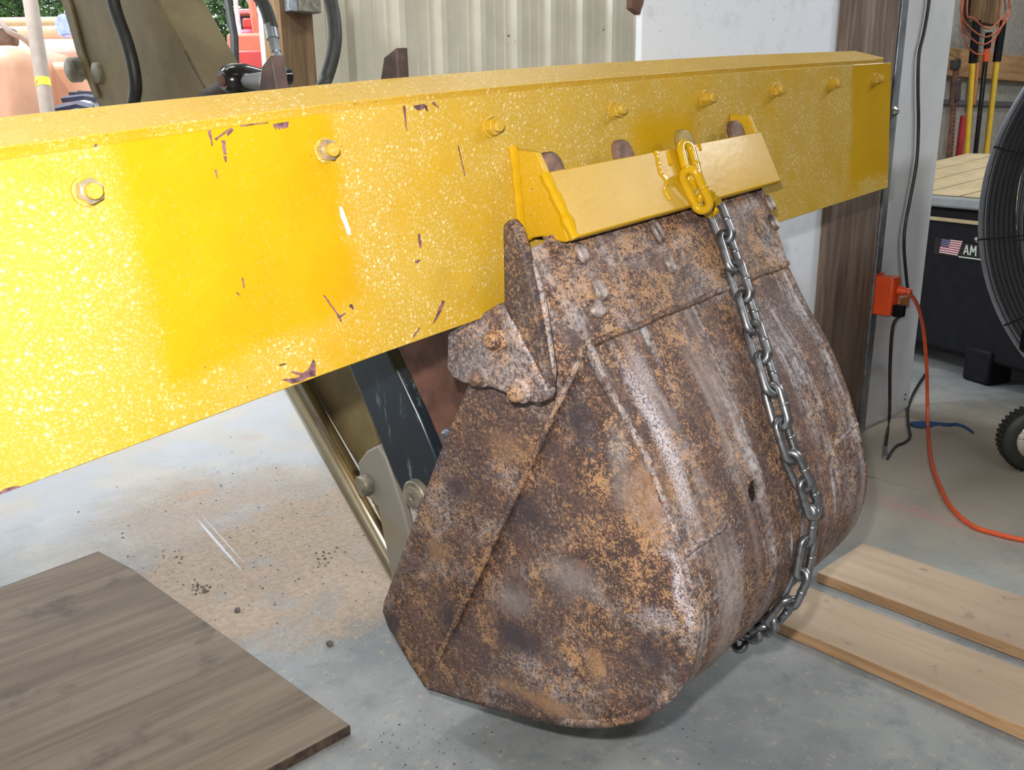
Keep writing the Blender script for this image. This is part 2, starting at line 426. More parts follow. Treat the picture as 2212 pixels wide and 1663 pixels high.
rut = t.noise(16, 5, .65, vec=t.mapping(rot=(0, 0, .7), scale=(1, .35, 1)), dist=1.2)
hgt = t.math('ADD', t.math('MULTIPLY', t.math('ADD', t.noise(180, 3, .7), t.math('MULTIPLY', rut, 4.0)), t.math('MULTIPLY', sand, 1.4)), t.math('MULTIPLY', t.noise(120, 3), .18))
t.bump(hgt, .5, .005)
CONC = t.out(c, t.math('ADD', t.math('MULTIPLY', sand, .3), t.rng(t.noise(8, 4), .3, .7, .38, .6)), 0, .4)

t = NT('wall_sheet'); CORR = t.out(t.mix(t.rng(t.noise(4, 3), .3, .7), (.50, .455, .355), (.58, .53, .42)), .20, .0, .9)
t = NT('white_board_paint')
c = t.mix(t.math('MULTIPLY', t.rng(t.noise(18, 6, .7), .52, .70), .35), (.78, .81, .87), (.50, .51, .54))
c = t.mix(t.math('MULTIPLY', t.rng(t.noise(90, 2), .70, .74), .7), c, (.25, .22, .2))
WHITEB = t.out(c, .5)
GREYP = plain('grey_panel_paint', (.50, .505, .52), .45, var=.05, scale=5)
STEEL = plain('galvanised_steel', (.33, .36, .40), .35, .75, var=.15, scale=40)
CHROME = plain('chrome', (.80, .78, .74), .08, 1.0, var=.03, scale=20)
RODM = plain('polished_rod', (.62, .56, .44), .16, 1.0, var=.04, scale=20)
CHAINM = plain('chain_steel', (.23, .235, .25), .33, .9, var=.2, scale=70)
TAN = NT('dusty_tan_paint'); t = TAN
c = t.mix(t.rng(t.noise(9, 5, .65), .32, .66), (.115, .087, .038), (.175, .133, .058))
c = t.mix(t.math('MULTIPLY', t.rng(t.noise(26, 5, .7, vec=t.mapping(loc=(3, 1, 2))), .60, .70), .7), c, (.19, .105, .05))
t.bump(t.noise(60, 3), .2, .002); TAN = t.out(c, .6, 0, .35)
GREYT = NT('grey_tan_paint'); t = GREYT
c = t.mix(t.rng(t.noise(8, 5, .6), .36, .62), (.30, .255, .17), (.30, .295, .285))
c = t.mix(t.math('MULTIPLY', t.rng(t.noise(60, 4, .7), .62, .70), .6), c, (.22, .15, .08))
GREYT = t.out(t.mix(.5, c, (.13, .105, .06)), .6, 0, .4)
PINM = plain('worn_pin_steel', (.21, .19, .145), .5, .3, var=.25, scale=40, bump=.2)
BLK = NT('scratched_black_paint'); t = BLK
c = t.mix(t.math('MULTIPLY', t.rng(t.noise(1.0, 6, .75, vec=t.mapping(scale=(60, 60, 14))), .56, .70), .55), (.012, .018, .026), (.20, .26, .29))
BLK = t.out(c, .30, 0, .55)
RUBBER = plain('black_rubber', (.022, .024, .022), .5, var=.2, scale=40)
BLKG = plain('black_gloss', (.012, .010, .010), .18, var=.2, scale=20)
BLKP = plain('black_plastic', (.006, .006, .008), .6, var=.15, scale=30, spec=.15)
ORNG = plain('orange_plastic', (.78, .085, .016), .45, var=.06, scale=20)
ORNC = plain('orange_cable', (.80, .115, .035), .4, var=.06, scale=60)
ORNT = plain('tan_orange_plug', (.48, .20, .075), .55, var=.1, scale=30)
BLUES = plain('blue_strap', (.02, .09, .26), .5, var=.25, scale=60)
LIDT = plain('tan_lid', (.36, .28, .155), .6, var=.08, scale=12)
LIDG = plain('grey_lid_rim', (.20, .215, .215), .6, var=.06, scale=12)
YEL = plain('yellow_handle', (.62, .40, .03), .4, var=.06, scale=12)
RED = plain('red_handle', (.42, .02, .03), .45, var=.1, scale=12)
WIRE = plain('dark_guard_wire', (.028, .030, .034), .35, .5, var=.1, scale=30)
FANG = plain('fan_drum_dark', (.15, .155, .175), .5, .0, var=.1, scale=8)
RIMM = plain('fan_rim_metal', (.55, .60, .68), .22, .9, var=.05, scale=20)
KUB = plain('faded_sun_hazed_orange', (.70, .37, .24), .38, var=.07, scale=3, spec=.6)  # faded orange, paled further to carry the overexposed sun haze
KUBP = plain('sunlit_pink_orange_copy', (.80, .52, .46), .30, var=.05, scale=3, spec=.6)  # paler copy of the tractor orange, sun glare put into the colour
SEAT = plain('tan_vinyl', (.55, .42, .26), .55, var=.1, scale=4)
REDP = plain('red_machine_paint', (.60, .06, .055), .35, var=.1, scale=4)
SALM = plain('salmon_red_paint', (.70, .17, .10), .4, var=.08, scale=4)
POLE = plain('dusty_grey_pole', (.40, .33, .29), .55, var=.1, scale=6)
STKY = plain('sticker_yellow', (.85, .80, .06), .4, var=.02, scale=6)
STKR = plain('sticker_red', (.75, .12, .05), .4, var=.02, scale=6)
WHITET = plain('white_trim', (.80, .80, .76), .5, var=.03, scale=6)
NAVY = plain('flag_navy', (.03, .035, .11), .5, var=.05, scale=20)
FLAGW = plain('flag_pale', (.62, .45, .45), .5, var=.03, scale=20)
LETW = plain('lettering_pale', (.45, .50, .46), .5, var=.03, scale=20)
LEAF = NT('leaves'); t = LEAF
LEAF = t.out(t.mix(t.rng(t.noise(3.5, 4), .32, .68), (.015, .05, .012), (.13, .26, .07)), .55)
GRASS = plain('dry_ground', (.20, .17, .10), .9, var=.2, scale=2)
STONE = plain('grit', (.13, .11, .095), .8, var=.3, scale=90)
CRUMB = plain('pale_chips', (.60, .57, .52), .8, var=.2, scale=90)

# ================================================================== the setting
floor = structure('floor')
XJ = F(2050, 1077).x
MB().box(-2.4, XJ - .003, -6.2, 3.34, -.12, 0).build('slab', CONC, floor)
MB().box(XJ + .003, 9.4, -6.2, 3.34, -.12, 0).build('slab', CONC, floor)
MB().box(XJ - .003, XJ + .003, -6.2, 3.34, -.12, -.006).build('joint_filler', STONE, floor)
gnd = MB().box(-14, 24, 3.34, 30, -.14, -.02).build('ground', GRASS); gnd['kind'] = 'structure'

YC = 3.30                                     # sheet metal back wall
wall = structure('wall_back')
xs0 = WY(665, 90, YC).x; pitchr = .2286; ribx0 = WY(768, 90, YC).x
nx = 40
def corr_profile(x0, x1):
    """(x, y) outline of the ribbed sheet between two ribs, ribs standing towards the room"""
    pts = []
    k = math.floor((x0 - ribx0) / pitchr) - 1
    while True:
        r = ribx0 + k * pitchr
        for dx, dy in ((-.040, 0), (-.024, -.034), (.008, -.034), (.030, 0), (.088, 0), (.093, -.004), (.103, -.004), (.108, 0), (.150, 0), (.155, -.004), (.165, -.004), (.170, 0)):
            x = r + dx
            if x0 <= x <= x1: pts.append((x, YC + dy))
        k += 1
        if r > x1: break
    return [(x0, YC)] + pts + [(x1, YC)]
sheet_edges = [xs0] + [ribx0 + .03 + pitchr * k for k in (0, 4, 8, 12, 16, 20)]
for i, (a, b) in enumerate(zip(sheet_edges[:-1], sheet_edges[1:])):
    if b - a < .04: continue
    pr = corr_profile(a, b - .0015); m = MB(); n = len(pr)
    vs = [(x, y, 0.02) for x, y in pr] + [(x, y, 3.0) for x, y in pr]
    m.add(vs, [(j, j + 1, j + 1 + n, j + n) for j in range(n - 1)])
    m.build('sheet', CORR, wall)
MB().box(xs0, 9.4, YC + .002, YC + .04, 0, 3.0).build('wall_core', CORR, wall)
for px, py in ((1098, 77), (1303, 64)):
    p = WY(px, py, YC - .031); MB().lathe(p, (0, -1, 0), [(0, .006), (.004, .006), (.006, .003)], 8).build('screw', PINM, wall)

p0, p1 = WY(598, 90, YC - .05), WY(668, 90, YC - .05)
post2 = structure('trim_1')
MB().box(p0.x, p1.x, YC - .09, YC + .05, 0, 3.0).build('door_post', POSTB, post2, bevel=.004)
j0 = WY(573, 90, YC + .06)
trim = MB().box(j0.x, p0.x + .01, YC + .052, YC + .10, 0, 3.0).build('trim_2', WHITET); trim['kind'] = 'structure'
b0 = WY(617, 25, YC - .10); b1 = WY(681, 25, YC - .10)
pb = thing('junction_box', (b0.x, YC - .09, b0.z), 'small grey metal electrical box on top of the brown door post', 'electrical box')
MB().box(b0.x, b0.x + (b1.x - b0.x) * .3, YC - .13, YC - .0905, b0.z, b0.z + .16).build('side_plate', STEEL, pb, bevel=.002)
MB().box(b0.x + (b1.x - b0.x) * .3, b1.x, YC - .145, YC - .0905, b0.z, b0.z + .16).build('cover_plate', PINM, pb, bevel=.003)

ceil = MB().box(-2.4, 9.4, -6.2, 3.5, 3.0, 3.06).build('ceiling', plain('roof_sheet', (.42, .42, .41), .6)); ceil['kind'] = 'structure'
wl = MB().box(-2.46, -2.4, -6.2, 3.4, 0, 3.0).build('wall_left', CORR); wl['kind'] = 'structure'
wr = MB().box(9.4, 9.46, -6.2, 3.4, 0, 3.0).build('wall_right', CORR); wr['kind'] = 'structure'

wf = MB().box(-2.46, 9.46, -6.26, -6.2, 0, 3.0).build('wall_front', CORR); wf['kind'] = 'structure'

# partition by the blade's far end: board, post, steel trim, grey panel
YP = 1.6 * S
def yslab(x0, x1, yfront, thick, z0, z1): return MB().box(x0, x1, yfront, yfront + thick, z0, z1)
xb0, xb1 = WY(1388, 60, YP + .02).x, WY(1831, 60, YP + .02).x
xp0, xp1 = WY(1829, 60, YP).x, WY(1941, 60, YP).x
xt1 = WY(1951, 60, YP + .004).x
xn1 = WY(2056, 60, YP + .006).x
wb = yslab(xb0, xp0 + .02, YP + .02, .015, .004, 2.4).build('white_board', WHITEB, bevel=.002)
tag(wb, 'white painted board standing upright behind the far end of the yellow blade', 'board')
wp = structure('trim_3'); yslab(xp0, xp1, YP, .12, 0, 2.6).build('wooden_post', POSTW, wp, bevel=.004)
tr_ = structure('trim_4'); yslab(xp1 + .001, xt1, YP - .004, .05, 0, 2.6).build('steel_strip', STEEL, tr_, bevel=.002)
q = WY(1928, 241, YP - .004); MB().lathe((xp1 + .010, q.y, q.z), (0, -1, 0), [(0, .012), (.005, .012), (.009, .007), (.012, .004)], 10).build('screw', CHROME, tr_, smooth=True)
gp = structure('wall_partition'); yslab(xt1 + .001, xn1, YP + .004, .05, 0, 2.6).build('panel', GREYP, gp, bevel=.003)
p = WY(1954, 862, YP + .004)
for dz in (0, .014): MB().lathe((p.x, p.y, p.z + dz), (0, -1, 0), [(0, .003), (.003, .002)], 8).build('screw', RUBBER, gp)
# dark bracket hanging at the top left of the white board
q = [WY(1366, -20, YP), WY(1396, -20, YP), WY(1391, 2, YP), WY(1383, 32, YP), WY(1365, 18, YP)]
o = MB().prism(q, (0, .012, 0)).build('steel_bracket', RUSTB, bevel=.001)
tag(o, 'rusty brown steel bracket at the top left corner of the white board', 'bracket')

# ================================================================== yellow blade
blade = thing('scraper_blade', P0, 'long yellow painted steel scraper blade with a row of bolts along its face', 'blade', frame=FRAME)
TOPP = [(-.12, .079), (-.065, .081), (.067, .085), (.229, .088), (.417, .092), (.536, .093), (.881, .095), (1.12, .093), (1.477, .091), (1.82, .086), (2.09, .082)]
CRE = [(-.12, .040), (-.027, .043), (.069, .047), (.222, .053), (.318, .056), (.477, .059), (.733, .060), (1.117, .059), (1.476, .056), (1.83, .051), (2.183, .045)]
BOT = [(-.20, -.292), (.047, -.286), (.192, -.281), (.391, -.277), (.602, -.275), (1.01, -.276), (1.554, -.284), (2.181, -.290)]
def interp(P, u):
    if u <= P[0][0]: return P[0][1]
    for (a, b), (c_, d) in zip(P[:-1], P[1:]):
        if u <= c_: return b + (d - b) * (u - a) / (c_ - a)
    return P[-1][1]
us = [-.20] + [i * .12 - .12 for i in range(19)] + [2.12, 2.182]
m = MB(); rows = []
for u in us:
    a, b = interp(CRE, u), interp(BOT, u)
    rows.append([W(u, a, 0), W(u, b, 0), W(u, b, -.022), W(u, a, -.022)])
vs = [p for r_ in rows for p in r_]; fs = []
for i in range(len(rows) - 1):
    for k in range(4): fs.append((i * 4 + k, i * 4 + (k + 1) % 4, (i + 1) * 4 + (k + 1) % 4, (i + 1) * 4 + k))
fs += [(0, 1, 2, 3), tuple((len(rows) - 1) * 4 + k for k in (3, 2, 1, 0))]
m.add(vs, fs); m.build('cutting_plate', PAINT, blade, bevel=.0008, seg=1)
# cap behind it: short upright band then a strip leaning back
m = MB(); rows = []
us2 = [-.20] + [i * .12 - .12 for i in range(19)] + [2.09, 2.105, 2.165]
for u in us2:
    a = interp(CRE, u); t_ = interp(TOPP, min(u, 2.09)); dd = t_ - a
    # measured on the face plane; leaning back raises the true height
    n1 = -.014; n2 = -.062
    def back(v_, n_):                           # height of the sight line through the face point (u, v_) at depth n_
        d_ = W(u, v_, 0) - CAM; q_ = CAM + d_ * (((P0 + NB * n_ * S) - CAM).dot(NB) / d_.dot(NB)); return loc3(q_)[1]
    k1 = back(a + .28 * dd, n1) - a
    vtop = back(t_, n2)
    if u > 2.09:
        f = (u - 2.09) / (2.165 - 2.09); vtop = vtop + (a + k1 + .004 - vtop) * f; n2 = n2 + (n1 - n2) * f
    rows.append([W(u, a - .20, n1 - .010), W(u, a - .003, n1 - .010 + .004), W(u, a + k1, n1), W(u, vtop, n2), W(u, vtop - .004, n2 - .016), W(u, a + k1 - .01, n1 - .018), W(u, a - .20, n1 - .026)])
K = 7; vs = [p for r_ in rows for p in r_]; fs = []
for i in range(len(rows) - 1):
    for k in range(K): fs.append((i * K + k, i * K + (k + 1) % K, (i + 1) * K + (k + 1) % K, (i + 1) * K + k))
fs += [tuple(range(K)), tuple((len(rows) - 1) * K + k for k in range(K - 1, -1, -1))]
m.add(vs, fs); m.build('top_cap', PAINTC, blade, bevel=.0006, seg=1)
# bolts with washer and hexagon nut
BOLTS = [(0, 0), (.309, .010), (.617, .013), (.932, .014), (1.231, .014), (1.52, .012), (1.808, .010), (2.073, .007)]
NUTS = plain('nut_metal', (.58, .50, .38), .22, .7, var=.2, scale=60)
for i, (u, v) in enumerate(BOLTS):
    o0 = W(u, v, .0); bare = i < 2
    mm = MB().lathe(o0, NB, [(0, .0056), (.0135, .0056), (.0148, .0048)], 16)
    b_ = mm.build('bolt', PAINTC, blade, smooth=True, angle=30)
    sub(MB().lathe(o0, NB, [(0, .0102), (.0016, .0102), (.0020, .0096), (.0020, .005)], 24), 'washer', PAINTC, b_, smooth=True)
    a0 = .35 + i * .5
    hexp = [o0 + NB * .0018 + (UB * cos(a0 + k * pi / 3) + VB * sin(a0 + k * pi / 3)) * .0088 for k in range(6)]
    hn = MB().prism(hexp, NB * .0072)
    sub(hn, 'nut', NUTS if bare else PAINTC, b_, bevel=.0007)
# bracket: sleeve for the bucket lip
GU = .672
br_pts = [W(GU, -.063, .062), W(GU, -.163, .113), W(GU, -.168, .102), W(GU, -.070, .050)]
end = 1.338
n_ = 14; m = MB(); rows = []
for i in range(n_ + 1):
    f = i / n_; ut = GU + (1.344 - GU) * f; ub = GU + (1.331 - GU) * f
    rows.append([W(ut, -.063, .062), W(ub, -.163, .113), W(ub, -.170, .103), W(ut, -.070, .051)])
vs = [p for r_ in rows for p in r_]; fs = []
for i in range(n_):
    for k in range(4): fs.append((i * 4 + k, i * 4 + (k + 1) % 4, (i + 1) * 4 + (k + 1) % 4, (i + 1) * 4 + k))
fs += [(0, 1, 2, 3), tuple(n_ * 4 + k for k in (3, 2, 1, 0))]
m.add(vs, fs); m.build('clamp_plate', PAINTB, blade, bevel=.0015)
gl = [LU(1110, 322, .664), LU(1158, 329, .664), LU(1178, 373, .664), LU(1228, 520, .664), LU(1222, 524, .664), LU(1205, 522, .664), LU(1192, 515, .664), LU(1172, 511, .664), LU(1150, 514, .664), LU(1136, 524, .664), LU(1130, 519, .664)]
MB().prism(gl, UB * .012 * S).build('gusset', PAINTB, blade, bevel=.0015)
g2 = [W(1.325, -.022, .001), W(1.325, -.030, .045), W(1.325, -.063, .060), W(1.325, -.160, .104), W(1.325, -.172, .001)]
MB().prism(g2, UB * .012 * S).build('gusset', PAINTB, blade, bevel=.0015)
def bead(pts, r, amp=.25, seg=8, k=6):
    pp = spline(pts, k); rr = [r * (1 + amp * mnoise.noise(p * 160)) for p in pp]
    return MB().tube(pp, rr, seg)
bead([W(.668, -.066, .058), W(.668, -.10, .077), W(.668, -.135, .095), W(.668, -.166, .110)], .0058, .35, k=10).build('weld_bead', PAINTG, blade, smooth=True)
bead([W(.661, -.02, .002), W(.661, -.07, .003), W(.661, -.12, .003), W(.661, -.17, .002)], .0050, .35, k=10).build('weld_bead', PAINTG, blade, smooth=True)
def FP(x, y):                                   # on the outer face of the clamp plate
    nn = (W(1, -.163, .113) - W(1, -.063, .062)).cross(UB).normalized(); return hit(x, y, nn, W(1, -.063, .062))
for rp in ([(1417, 328), (1421, 350), (1426, 372), (1440, 392), (1437, 412), (1448, 432)], [(1441, 326), (1446, 342), (1448, 356)], [(1508, 312), (1512, 318), (1513, 324)]):
    bead([FP(x, y) for x, y in rp], .0022, .6, k=8).build('paint_run', PAINTG, blade, smooth=True)
# chipped patches
def chip(pts, n=.0007, mat=None, name='paint_chip'):
    w_ = [LN(x, y, n) for x, y in pts]; MB().prism(w_, -NB * .0005).build(name, mat or CHIP, blade)
def strip(x0, y0, x1, y1, w0, w1, steps=5, jag=1.0):
    L = math.hypot(x1 - x0, y1 - y0); nx_, ny_ = -(y1 - y0) / L, (x1 - x0) / L; a, b = [], []
    for i in range(steps + 1):
        f = i / steps; w_ = w0 + (w1 - w0) * f; j1, j2 = random.uniform(-.4, .4) * jag, random.uniform(-.4, .4) * jag
        a.append((x0 + (x1 - x0) * f + nx_ * w_ * (.5 + j1 * .5), y0 + (y1 - y0) * f + ny_ * w_ * (.5 + j1 * .5)))
        b.append((x0 + (x1 - x0) * f - nx_ * w_ * (.5 + j2 * .5), y0 + (y1 - y0) * f - ny_ * w_ * (.5 + j2 * .5)))
    chip(a + b[::-1])
for args in ((453, 281, 459, 316, 8, 2), (496, 278, 466, 302, 3, 5), (502, 277, 492, 292, 8, 6), (483, 303, 486, 334, 8, 5), (487, 337, 488, 350, 6, 3), (466, 366, 470, 386, 4, 1),
             (520, 272, 580, 265, 3, 3), (873, 229, 877, 270, 6, 1.5), (877, 270, 880, 283, 2, 1), (919, 228, 924, 240, 6, 2), (935, 222, 948, 232, 7, 3),
             (700, 638, 734, 685, 3, 4), (734, 685, 737, 695, 6, 3), (730, 686, 747, 677, 5, 2), (757, 658, 764, 668, 6, 4), (905, 505, 909, 535, 5, 4), (898, 567, 908, 562, 6, 3),
             (958, 650, 948, 676, 6, 6), (948, 676, 936, 700, 6, 1), (897, 722, 907, 708, 3, 3), (893, 730, 897, 722, 2, 3), (604, 789, 618, 786, 4, 2), (990, 315, 1005, 380, 2, 1.5),
             (524, 600, 528, 622, 3, 2), (512, 632, 520, 640, 3, 1), (205, 317, 209, 311, 5, 3)):
    strip(*args)
chip([(590, 268), (624, 262), (622, 275), (612, 278), (608, 275), (604, 280), (600, 275), (596, 280), (592, 274)])
chip([(893, 228), (918, 224), (921, 232), (905, 239), (898, 235)])
chip([(628, 801), (655, 806), (664, 800), (672, 788), (677, 776), (682, 784), (682, 812), (665, 815), (655, 823), (630, 829), (622, 824), (607, 820), (640, 816), (650, 812), (632, 806)])
chip([(-10, 1070), (10, 1056), (36, 1049), (44, 1051), (30, 1058), (5, 1066)])
chip([(733, 446), (739, 447), (745, 462), (757, 496), (758, 508), (751, 506), (744, 485), (737, 470)], mat=plain('bare_scrape', (.72, .70, .68), .45), name='bare_scrape')
# stiffener fins behind the blade
def LUp(pts, u): return [LU(x, y, u) for x, y in pts]
FINM = plain('dark_fin_steel', (.055, .032, .028), .65, var=.3, scale=40)
f_ = MB().prism(LUp([(552, 240), (566, 142), (584, 119), (606, 240)], .31), UB * .020 * S).build('fin', FINM, blade, bevel=.001)
f_ = MB().prism(LUp([(817, 205), (829, 124), (856, 103), (862, 205)], .52), UB * .022 * S).build('fin', FINM, blade, bevel=.001)

# ================================================================== bucket
bucket = thing('excavator_bucket', W(.95, -.6, .1), 'rusty brown excavator bucket hung mouth away below the yellow blade', 'bucket', frame=FRAME)
def arc_samples(P, k):
    out = []
    pv = [V3((a, b, 0)) for a, b in P]
    sp = spline(pv, k); return [(p.x, p.y) for p in sp]
# --- wrapper with the round hole
WP = arc_samples(PROF[2:], 4)
hu, hv, hn_ = loc3(prof_hit(1632, 1063)[0])
ulist = [BU0 + INS + (BU1 - INS - BU0 - INS) * i / 56 for i in range(57)]
def wedge(i, v):            # side edges flare slightly towards the heel
    f = max(0.0, min(1.0, (-.55 - v) / .5)); e0 = .048 - .048 * max(0, min(1, (-.9 - v) / .235))
    return e0
bm = bmesh.new(); grid = []
vlist = WP
for v, n in vlist:
    e = wedge(0, v); row = []
    for i in range(57):
        f = i / 56; u = BU0 + e + (BU1 - e - BU0 - e) * f
        dent = .006 * mnoise.noise(V3((u * 5, v * 5, 0))) + .003 * mnoise.noise(V3((u * 14, v * 3, 4)))
        row.append(bm.verts.new(V3((u, -(n + dent), v)) * S))
    grid.append(row)
cells = []
for j in range(len(vlist) - 1):
    for i in range(56):
        cells.append(bm.faces.new((grid[j][i], grid[j][i + 1], grid[j + 1][i + 1], grid[j + 1][i])))
bm.normal_update()
RH = .0205 * S; hc = V3((hu, -hn_, hv)) * S
near = [f for f in bm.faces if (f.calc_center_median() - hc).length < .06 * S]
es = list({e for f in near for e in f.edges})
bmesh.ops.subdivide_edges(bm, edges=es, cuts=4, use_grid_fill=True)
dele = [f for f in bm.faces if (f.calc_center_median() - hc).length < RH]
edge_vs = {v for f in dele for v in f.verts}
bmesh.ops.delete(bm, geom=dele, context='FACES')
for v in edge_vs:
    if v.is_valid and v.is_boundary:
        d = v.co - hc
        if d.length > 1e-6: v.co = hc + d * (RH / d.length)
bmesh.ops.delete(bm, geom=[v for v in bm.verts if not v.link_faces], context='VERTS')
bmesh.ops.recalc_face_normals(bm, faces=bm.faces)
if sum(f.normal.y for f in bm.faces) > 0: bmesh.ops.reverse_faces(bm, faces=bm.faces)
me = bpy.data.meshes.new('wrapper'); bm.to_mesh(me); bm.free(); me.materials.append(RUSTW)
me.polygons.foreach_set('use_smooth', [True] * len(me.polygons))
wrap = bpy.data.objects.new('wrapper', me); col.objects.link(wrap); wrap.parent = bucket
md = wrap.modifiers.new('thickness', 'SOLIDIFY'); md.thickness = .010; md.offset = -1
# --- lip plate
m = MB(); rows = []
nb = 48
for i in range(nb + 1):
    f = i / nb; r_ = []
    ut, um, ub = BU0 + .006 + (BU1 - BU0 - .012) * f, BU0 + (BU1 - BU0) * f, BU0 + INS + (BU1 - BU0 - 2 * INS) * f
    vt = -.168 if (ut < .672 or ut > 1.318) else -.095
    nt_ = .075 - (vt + .172) * .55
    LPv = [(ut, vt, nt_), (um, -.190, .0845), (ub, -.318, .157)]
    for u, v, n in LPv: r_.append(W(u, v, n))
    for u, v, n in LPv[::-1]: r_.append(W(u, v - .010, n - .020))
    rows.append(r_)
K = 6; vs = [p for r_ in rows for p in r_]; fs = []
for i in range(nb):
    for k in range(K): fs.append((i * K + k, i * K + (k + 1) % K, (i + 1) * K + (k + 1) % K, (i + 1) * K + k))
fs += [tuple(range(K)), tuple(nb * K + k for k in range(K - 1, -1, -1))]
m.add(vs, fs); lip = m.build('lip_plate', RUSTL, bucket, bevel=.002)
bead([W(BU0 + .05 + (BU1 - BU0 - .1) * i / 12, -.320 + .002 * sin(i * 2.1), .157) for i in range(13)], .0035, .4, k=8).build('weld_seam', RUST, bucket, smooth=True)
# --- side plates
EDGE = [(-.315, .152), (-.402, .197), (-.477, .244), (-.562, .280), (-.634, .304), (-.70, .321), (-.76, .328), (-.82, .320), (-.88, .298), (-.947, .250), (-1.0, .180), (-1.045, .085), (-1.08, -.04), (-1.135, -.33)]
def side(uf, sgn):
    """uf: plane of the side, sgn: +1 inset goes to +u"""
    m = MB()
    def P(v, n, i=0.0): return W(uf + sgn * i, v, n)
    apex = P(-.315, .152, INS); crv = P(-1.066, -.295, .0)
    steps = 10
    edge = [P(v, n, wedge(0, v)) for v, n in arc_samples(EDGE, 3)]
    crease = [apex.lerp(crv, i / steps) for i in range(steps + 1)]
    # facet below the crease: strips between crease and wrapper edge
    ne = len(edge)
    vs, fs = [], []
    mid = 8
    cr2 = [apex.lerp(crv, i / (ne - 1)) for i in range(ne)]
    for i in range(ne):
        for k in range(mid + 1):
            p = cr2[i].lerp(edge[i], k / mid)
            b_ = sin(pi * k / mid) * sin(pi * i / (ne - 1))
            p = p - UB * sgn * S * (.012 * b_ + .004 * mnoise.noise(p * 9))
            vs.append(p)
    for i in range(ne - 1):
        for k in range(mid): fs.append((i * (mid + 1) + k, i * (mid + 1) + k + 1, (i + 1) * (mid + 1) + k + 1, (i + 1) * (mid + 1) + k))
    m.add(vs, fs)
    # facet above the crease, out to the open edge
    open_ = [P(-.178, .072), P(-.30, .02), P(-.40, -.075), P(-.55, -.178), P(-.70, -.274), P(-.83, -.357), P(-.955, -.437), P(-.985, -.450), P(-1.02, -.440), P(-1.085, -.385), P(-1.134, -.337)]
    crs = [apex.lerp(crv, min(1, i / (len(open_) - 2))) for i in range(len(open_))]
    crs[-1] = P(-1.10, -.31, .002)
    crs[-2] = crv
    vs, fs = [], []; kk = 6
    for a, b_ in zip(crs, open_):
        for k in range(kk + 1): vs.append(a.lerp(b_, k / kk))
    for i in range(len(open_) - 1):
        for k in range(kk): fs.append((i * (kk + 1) + k, i * (kk + 1) + k + 1, (i + 1) * (kk + 1) + k + 1, (i + 1) * (kk + 1) + k))
    m.add(vs, fs)
    o = m.build('side_plate', RUST, bucket, smooth=True, angle=50)
    bm = bmesh.new(); bm.from_mesh(o.data); bmesh.ops.remove_doubles(bm, verts=bm.verts, dist=.0005)
    bmesh.ops.recalc_face_normals(bm, faces=bm.faces)
    if sum(f.normal.x * f.calc_area() for f in bm.faces) * sgn > 0: bmesh.ops.reverse_faces(bm, faces=bm.faces)
    bm.to_mesh(o.data); bm.free()
    md = o.modifiers.new('thickness', 'SOLIDIFY'); md.thickness = .009; md.offset = -1
    return o, apex, crv, edge
sp, apex, crv, edgeL = side(BU0, +1)
side(BU1, -1)
bead([apex - UB * .002, apex.lerp(crv, .25) - UB * .001, apex.lerp(crv, .5) - UB * .001, apex.lerp(crv, .75) - UB * .001, apex.lerp(crv, .97)], .0036, .5, k=14).build('weld_seam', RUSTL, bucket, smooth=True)
bead([edgeL[i] for i in range(0, 18, 2)], .0034, .5, k=6).build('weld_seam', RUSTG, bucket, smooth=True)
def ridge(pts, r, mat=None):
    bead([prof_hit(x, y, .0)[0] for x, y in pts], r, .7, k=8).build('weld_seam', mat or RUSTG, bucket, smooth=True)
ridge([(1478, 1200), (1505, 1180), (1535, 1160), (1568, 1132)], .0028)
ridge([(1775, 955), (1790, 975), (1803, 1010), (1812, 1045)], .0035)
ridge([(1800, 960), (1825, 940), (1850, 915)], .003)
# --- side cutter bar, cheek strip and bolted ear plate on the near side
FINP = [(1085, 487), (1098, 474), (1114, 492), (1130, 546), (1152, 640), (1186, 842), (1176, 852), (1140, 770), (1112, 715), (1088, 660)]
MB().prism(LUp(FINP, BU0 - .022), UB * .020 * S).build('side_cutter', RUSTD, bucket, bevel=.0025)
STR = [(1128, 548), (1150, 565), (1172, 640), (1196, 800), (1192, 845), (1180, 850), (1160, 730), (1140, 620)]
MB().prism(LUp(STR, BU0 - .008), UB * .010 * S).build('cheek_strip', RUSTG, bucket, bevel=.002)
EAR = [(966, 722), (1020, 690), (1078, 655), (1108, 700), (1150, 780), (1185, 850), (1178, 866), (1160, 872), (1120, 862), (1062, 838), (1000, 828), (975, 815), (964, 795)]
ear = MB().prism(LUp(EAR, BU0 - .026), UB * .022 * S).build('cutter_plate', RUSTG, bucket, bevel=.003, seg=3)
for x, y, r in ((1078, 730, 21), (1043, 811, 20), (1128, 842, 23)):
    p = LU(x, y, BU0 - .026); rr = rpx(r, p)
    b_ = MB().lathe(p, -UB, [(0, rr * 1.25), (.003, rr * 1.25), (.0045, rr * 1.1), (.005, rr * .95), (.011, rr * .92), (.0145, rr * .72), (.016, rr * .35), (.0162, .0001)], 20).build('bolt', RUSTL, bucket, smooth=True)
